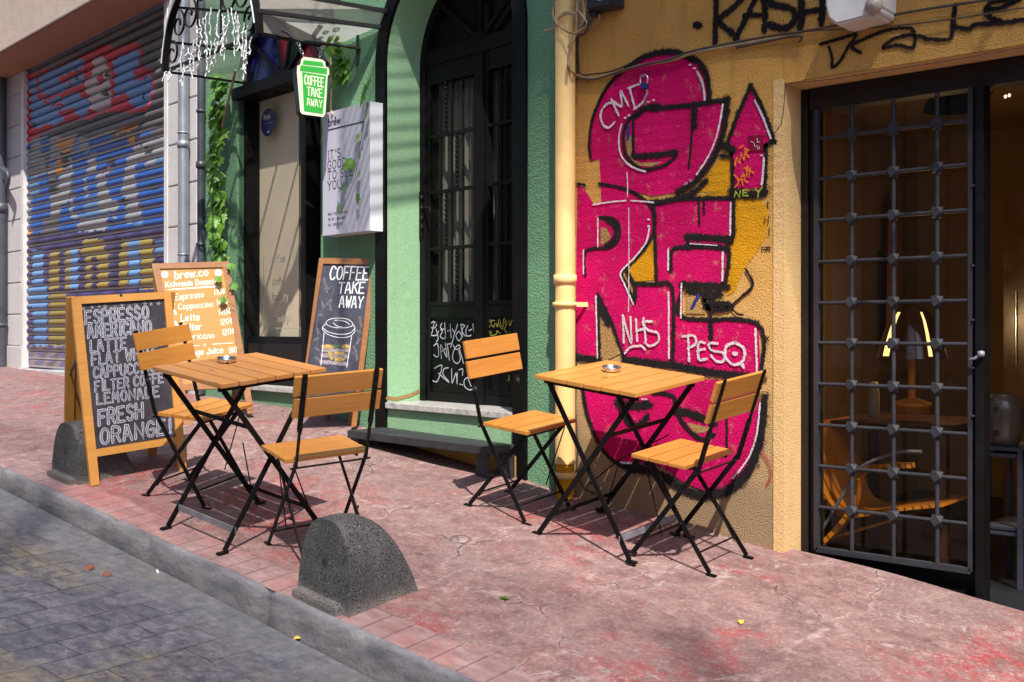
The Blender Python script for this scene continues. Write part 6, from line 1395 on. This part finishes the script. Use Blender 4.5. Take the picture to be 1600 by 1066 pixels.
b.ribbon([ag(412, 400, .104), ag(412, 512, .104)], .006, -GN); b.ribbon([ag(430, 513, .104), ag(495, 513, .104)], .005, -GN); b.build('rule', M['vinyl_coffee'], t)

# ---------------------------------------------------------------- small litter
def litter(name, label, x, y, mat, s_, road=False, cat='leaf'):
    p = agd(x, y) if not road else None
    if road:
        d = ray(x, y); lo, hi = 1.0, 12.0
        for _ in range(40):
            m = (lo+hi)/2; q = C0+d*m
            if q.z > road_z(q.x, q.y): lo = m
            else: hi = m
        p = C0+d*lo
    t = empty(name, label, cat, p+Vector((0, 0, .004))); b = MB(); rnd = random.Random(int(x))
    leaf(b, p+Vector((0, 0, .008)), NG+Vector((rnd.uniform(-.3, .3), rnd.uniform(-.3, .3), 0)), Vector((rnd.uniform(-1, 1), rnd.uniform(-1, 1), 0)), s_, rnd); b.build('blade', M[mat], t)
litter('fallen_leaf', 'single yellow leaf lying in the gutter below the nearest bollard', 465, 998, 'yellow_leaf', .035, True)
litter('fallen_leaf', 'green leaf lying on the pavement right of the nearest bollard', 790, 937, 'leaf', .045)
litter('fallen_leaf', 'larger rust-brown leaf lying on the road by the kerb', 140, 889, 'orange_leaf', .042, True)
litter('fallen_leaf', 'smaller rust-brown leaf lying on the road nearer to us', 168, 899, 'orange_leaf', .035, True)
litter('paper_scrap', 'tiny yellow paper scrap on the pavement in front of the shop door', 1158, 974, 'yellow_leaf', .022, False, 'litter')
d_ = ray(246, 895); m_ = 1.0
while (C0+d_*m_).z > road_z((C0+d_*m_).x, (C0+d_*m_).y): m_ += .005
p = C0+d_*m_; t = empty('cigarette_butt', 'white cigarette butt lying in the gutter', 'litter', p); b = MB(); b.tube([p+Vector((-.014, .006, .006)), p+Vector((.014, -.006, .005))], .0045, 8); b.build('stub', M['paper_white'], t)

# ---------------------------------------------------------------- things inside the dark shop
IY = 5.25
iy = lambda x, y, Y=IY: ay(x, y, Y)
t = empty('console_table', 'dark wooden table inside the shop, carrying the amber lamp', 'table', iy(1440, 850)); b = MB()
q0, q1 = iy(1300, 652), iy(1500, 652); b.box(((q0.x+q1.x)/2, IY+.15, q0.z-.02), (q1.x-q0.x)/2, .32, .02, None, .004); b.build('tabletop', M['dark_wood'], t)
for x in (q0.x+.03, q1.x-.03):
    for y in (IY-.14, IY+.44): b = MB(); b.box((x, y, (.5+q0.z-.04)/2), .025, .025, (q0.z-.04-.5)/2, None, .003); b.build('leg', M['dark_wood'], t)
t = empty('table_lamp', 'amber mushroom table lamp with lit edges on the dark table inside the shop', 'lamp', iy(1425, 645)); c = iy(1425, 645)
k = (iy(1525, 645).x-iy(1425, 645).x)/100                          # metres per picture pixel at that depth
b = MB(); b.lathe([(.0001, 0), (26*k, 0), (26*k, 10*k), (32*k, 12*k), (30*k, 16*k), (8*k, 24*k), (.0001, 24*k)], c, 28); b.build('foot', M['orange_wood'], t)
b = MB(); b.lathe([(6*k, 22*k), (6*k, 62*k), (7*k, 66*k), (6.2*k, 68*k), (7*k, 70*k), (6.2*k, 72*k), (6.4*k, 88*k)], c, 20); b.build('stem', M['orange_wood'], t)
prof = [(55, 88), (54, 92), (50, 108), (44, 128), (36, 148), (27, 162), (16, 171), (.01, 174)]
b = MB(); b.lathe([(r_*k, z*k) for r_, z in prof], c, 36); b.build('shade', mat_plain('amber_shade', (.10, .032, .008), .16, .2, coat=.6), t)
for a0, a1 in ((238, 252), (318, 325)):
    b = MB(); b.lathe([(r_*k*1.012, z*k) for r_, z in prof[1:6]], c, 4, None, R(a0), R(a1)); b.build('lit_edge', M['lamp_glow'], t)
b = MB(); b.lathe([(.0001, 86*k), (4*k, 90*k), (3*k, 100*k), (.0001, 104*k)], c, 12); b.build('bulb', M['lamp_glow'], t)
pl_ = bpy.data.lights.new('lamp_light', 'POINT'); pl_.energy = 5.5; pl_.color = (1, .66, .30); pl_.shadow_soft_size = .03  # fill light added behind the shade to warm the dark room
lo_ = bpy.data.objects.new('lamp_light', pl_); COL.objects.link(lo_); lo_.location = c+Vector((-.05, .30, 150*k)); lo_['label'] = 'warm light of the table lamp'
t = empty('bottle', 'pale ceramic bottle standing on the dark table left of the amber lamp', 'bottle', iy(1365, 652)); c = iy(1365, 652)
b = MB(); b.lathe([(.0001, 0), (9*k, 0), (9.5*k, 4*k), (9.5*k, 42*k), (8*k, 48*k), (6*k, 51*k), (6*k, 54*k)], c, 20); b.build('body', mat_plain('bottle_glaze', (.26, .19, .11), .4), t); b = MB(); b.lathe([(6.5*k, 54*k), (6.5*k, 58*k), (.0001, 58*k)], c, 16); b.build('cap', M['paper_pale'], t)
# moulded orange armchair at lower left of the window
t = empty('lounge_chair', 'moulded orange wooden lounge chair low behind the barred shop door', 'chair', iy(1350, 850, 4.9)); YC = 4.85
def strip(mb, pts, y0, y1, th):
    P = smoothpts(pts, 6)
    for y in (0,):
        for p, q in zip(P, P[1:]):
            mb.bar(Vector((p.x, (y0+y1)/2, p.z)), Vector((q.x, (y0+y1)/2, q.z))+(Vector((q.x-p.x, 0, q.z-p.z)).normalized()*.006), y1-y0, th, Y3)
b = MB(); strip(b, [iy(1262, 660, YC), iy(1275, 730, YC), iy(1295, 790, YC), iy(1330, 806, YC), iy(1400, 797, YC), iy(1470, 790, YC)], YC, YC+.48, .014); b.build('seat', M['orange_wood'], t)
b = MB(); strip(b, [iy(1285, 852, YC), iy(1330, 800, YC), iy(1345, 745, YC), iy(1365, 730, YC), iy(1425, 727, YC)], YC-.03, YC+.02, .022); b.build('arm', M['orange_wood'], t)
b = MB(); strip(b, [iy(1270, 850, YC), iy(1320, 835, YC), iy(1400, 812, YC)], YC+.05, YC+.45, .012); b.build('leg', M['orange_wood'], t)
b = MB(); b.tube(smoothpts([iy(1280, 835, YC-.05), iy(1325, 760, YC-.05), iy(1345, 730, YC-.05), iy(1400, 708, YC-.05), iy(1440, 706, YC-.05)], 5), .008, 8); b.build('rail', M['steel_grey'], t)
# stand with a dark vase in the open half of the doorway
YV = 4.95
t = empty('side_stand', 'black side stand with shiny shelves in the open shop doorway', 'stand', iy(1575, 850, YV)); a_, e_ = iy(1538, 702, YV), iy(1598, 702, YV)
for y in (702, 712, 826, 834): 
    z = iy(1570, y, YV).z; b = MB(); b.box(((a_.x+e_.x)/2, YV+.16, z), (e_.x-a_.x)/2, .16, .008, None, .002); b.build('shelf', M['dark_pipe'], t)
for x in (a_.x+.01, e_.x-.01):
    for y in (YV, YV+.31): b = MB(); b.box((x, y, (.5+a_.z)/2), .010, .010, (a_.z-.5)/2); b.build('leg', M['dark_pipe'], t)
t = empty('vase', 'rounded dark glazed vase standing on the black stand in the open doorway', 'vase', iy(1567, 700, YV+.1)); c = iy(1567, 699, YV+.1); k2 = k*.95
b = MB(); b.lathe([(.0001, 0), (20*k2, 0), (25*k2, 10*k2), (29*k2, 40*k2), (29*k2, 62*k2), (25*k2, 76*k2), (17*k2, 81*k2), (17*k2, 83*k2)], c, 30); b.build('body', M['vase_glaze'], t)
b = MB(); b.box(c+Vector((-1*k2, -29.5*k2, 60*k2)), 3.5*k2, .003, 4*k2); b.box(c+Vector((-1*k2, -29*k2, 24*k2)), 3.5*k2, .003, 4*k2); b.build('mark', M['rubber'], t)
t = empty('pendant_lamp', 'black dome pendant lamp hanging near the ceiling inside the shop', 'lamp', iy(1490, 165, 5.0)); c = iy(1490, 172, 5.0)
b = MB(); b.lathe([(.13, 0), (.125, .03), (.09, .08), (.03, .11), (.012, .14), (.0001, .14)], c, 26); b.build('shade', M['black_metal'], t); b = MB(); b.tube([c+Z3*.14, (c.x, c.y, 2.95)], .004, 6); b.build('cord', M['rubber'], t)
# wall things at the back: pale plaster panel, dark checked hanging, textiles
YK = 7.2
t = empty('wall_panel', 'pale panel on the back wall seen through the left of the shop door', 'panel', iy(1340, 420, YK)); b = MB(); b.prism([iy(x, y, YK) for x, y in ((1286, 470), (1286, 312), (1386, 327), (1386, 470))], Vector((0, .03, 0))); b.build('panel', M['paper_pale'], t)
t = empty('wall_hanging', 'tall dark hanging with a column of pale checks inside the shop', 'hanging', iy(1320, 560, 6.6)); b = MB(); b.prism([iy(x, y, 6.6) for x, y in ((1307, 560), (1307, 318), (1330, 318), (1330, 560))], Vector((0, .02, 0))); b.build('cloth', M['dark_cloth'], t); b = MB()
for i in range(11):
    x = 1313 if i % 2 else 1319; y = 322+i*21; b.quad(iy(x, y+20, 6.594), iy(x+5, y+20, 6.594), iy(x+5, y, 6.594), iy(x, y, 6.594))
b.build('check', M['paper_pale'], t)
for (nm, lab, P_, mt, Y) in (('hanging_rug', 'dark rust textile hanging at the far left inside the shop', ((1284, 560), (1284, 385), (1298, 380), (1306, 400), (1306, 560)), 'rust_cloth', 6.9), ('hanging_rug', 'wide dark textile hanging behind the middle bars inside the shop', ((1336, 560), (1336, 396), (1350, 384), (1372, 392), (1386, 410), (1386, 560)), 'dark_cloth', 6.9), ('hanging_rug', 'reddish textile hanging right of the dark one inside the shop', ((1384, 520), (1388, 350), (1394, 335), (1402, 360), (1402, 520)), 'rust_cloth', 6.7)):
    t = empty(nm, lab, 'textile', iy(*P_[0], Y)); b = MB(); b.prism([iy(x, y, Y) for x, y in P_], Vector((0, .03, 0))); b.build('cloth', M[mt], t)  # flat shapes imitate reflections of the street in the door glass
t = empty('tall_cabinet', 'tall dark cabinet against the back wall of the shop', 'cabinet', iy(1570, 640, 6.4)); b = MB(); p0, p1 = iy(1562, 500, 6.4), iy(1640, 500, 6.4); b.box(((p0.x+p1.x)/2, 6.7, 1.45), (p1.x-p0.x)/2, .25, .95, None, .006); b.build('carcass', M['dark_wood'], t)
b = MB(); b.tube([iy(1588, 455, 6.13), iy(1588, 570, 6.13)], .008, 8); b.build('handle', M['chrome'], t)
t = empty('fairy_lights', 'tiny string lights near the ceiling of the shop above the open doorway', 'string lights', iy(1570, 120, 5.4)); b = MB(); b.tube(smoothpts([iy(1520, 150, 5.2), iy(1543, 152, 5.2), iy(1560, 130, 5.4), iy(1575, 122, 5.4), iy(1600, 118, 5.4)], 5), .003, 5); b.build('cord', M['rubber'], t); b = MB()
for x, y in ((1557, 126), (1571, 123), (1587, 120), (1571, 151), (1577, 149), (1542, 152)): b.lathe([(.0001, -.009), (.006, -.004), (.006, .004), (.0001, .009)], iy(x, y, 5.38), 8)
b.build('bulb', M['fairy_glow'], t)

# ---------------------------------------------------------------- beyond the frame: the house opposite, and slats and bars added for their shade
t = empty('reed_awning', 'slatted awning over the upper yellow wall, above the picture', 'awning', (-.2, 3.1, 4.4)); b = MB(); rnd = random.Random(31)
def wallz(z, y): return z+(WY-y)/(-SUN.y)*SUN.z
for i in range(60):                                                 # added slats thin out towards the outer edge, softening their shade
    s_ = i/59; zw = 4.3-s_*2.35; y = WY-.06-1.15*s_; z = 4.62-.03*s_
    cover = 1 if s_ < .55 else 1-(s_-.55)/.45*.93
    b.box((.2, y, z), 3.1, .0098*cover, .003)
b.build('slat', M['awning_reed'], t)
b = MB()
for x in (-2.85, -.3, 1.4, 3.1): b.bar((x, WY, 4.60), (x, 3.0, 4.58), .03, .02, Z3)
b.build('bracket', M['iron_paint'], t)
t = empty('balcony_louvre', 'iron louvre closing the side of a balcony above the picture', 'railing', (-2.6, 2.55, 5.6)); b = MB(); z = 6.30
while z < 7.45: b.tube([(-2.6, 2.16, z), (-2.6, 2.86, z)], .017, 8); z += .105
for y in (2.16, 2.86): b.tube([(-2.6, y, 5.5), (-2.6, y, 7.6)], .012, 6)
b.build('bar', M['iron_paint'], t)  # bars added only for the shadow stripes on the green reveal
t = empty('opposite_building', 'plain grey apartment front across the street, behind the camera', 'building', (-2, -5, -.5)); b = MB(); b.box((-17, -8, 6.5), 16, 3, 8.0); b.box((10, -8, 2.1), 10.5, 3, 2.9); b.build('wall', M['facade_grey'], t)
b = MB(); rnd = random.Random(6)
for x in range(-22, 18, 3):
    for z in (1.6,) if x < 0 else (1.6, 3.6): b.box((x+.5, -5.0, z), .55, .02, .85)
b.build('window', M['sign_side'], t)
t = empty('louvre_screen', 'tall louvred screen on the roof across the street, behind the camera', 'screen', (10, -5.2, 9)); b = MB(); z = 5.2
while z < 18.6: b.box((10, -5.1, z), 10.4, .004, .014); z += .15
b.build('slat', M['iron_paint'], t)  # slats added to hold back part of the sun from the pavement
b = MB()
for x in range(0, 21, 4): b.box((x, -5.16, 11.9), .03, .03, 6.8)
b.build('post', M['iron_paint'], t)
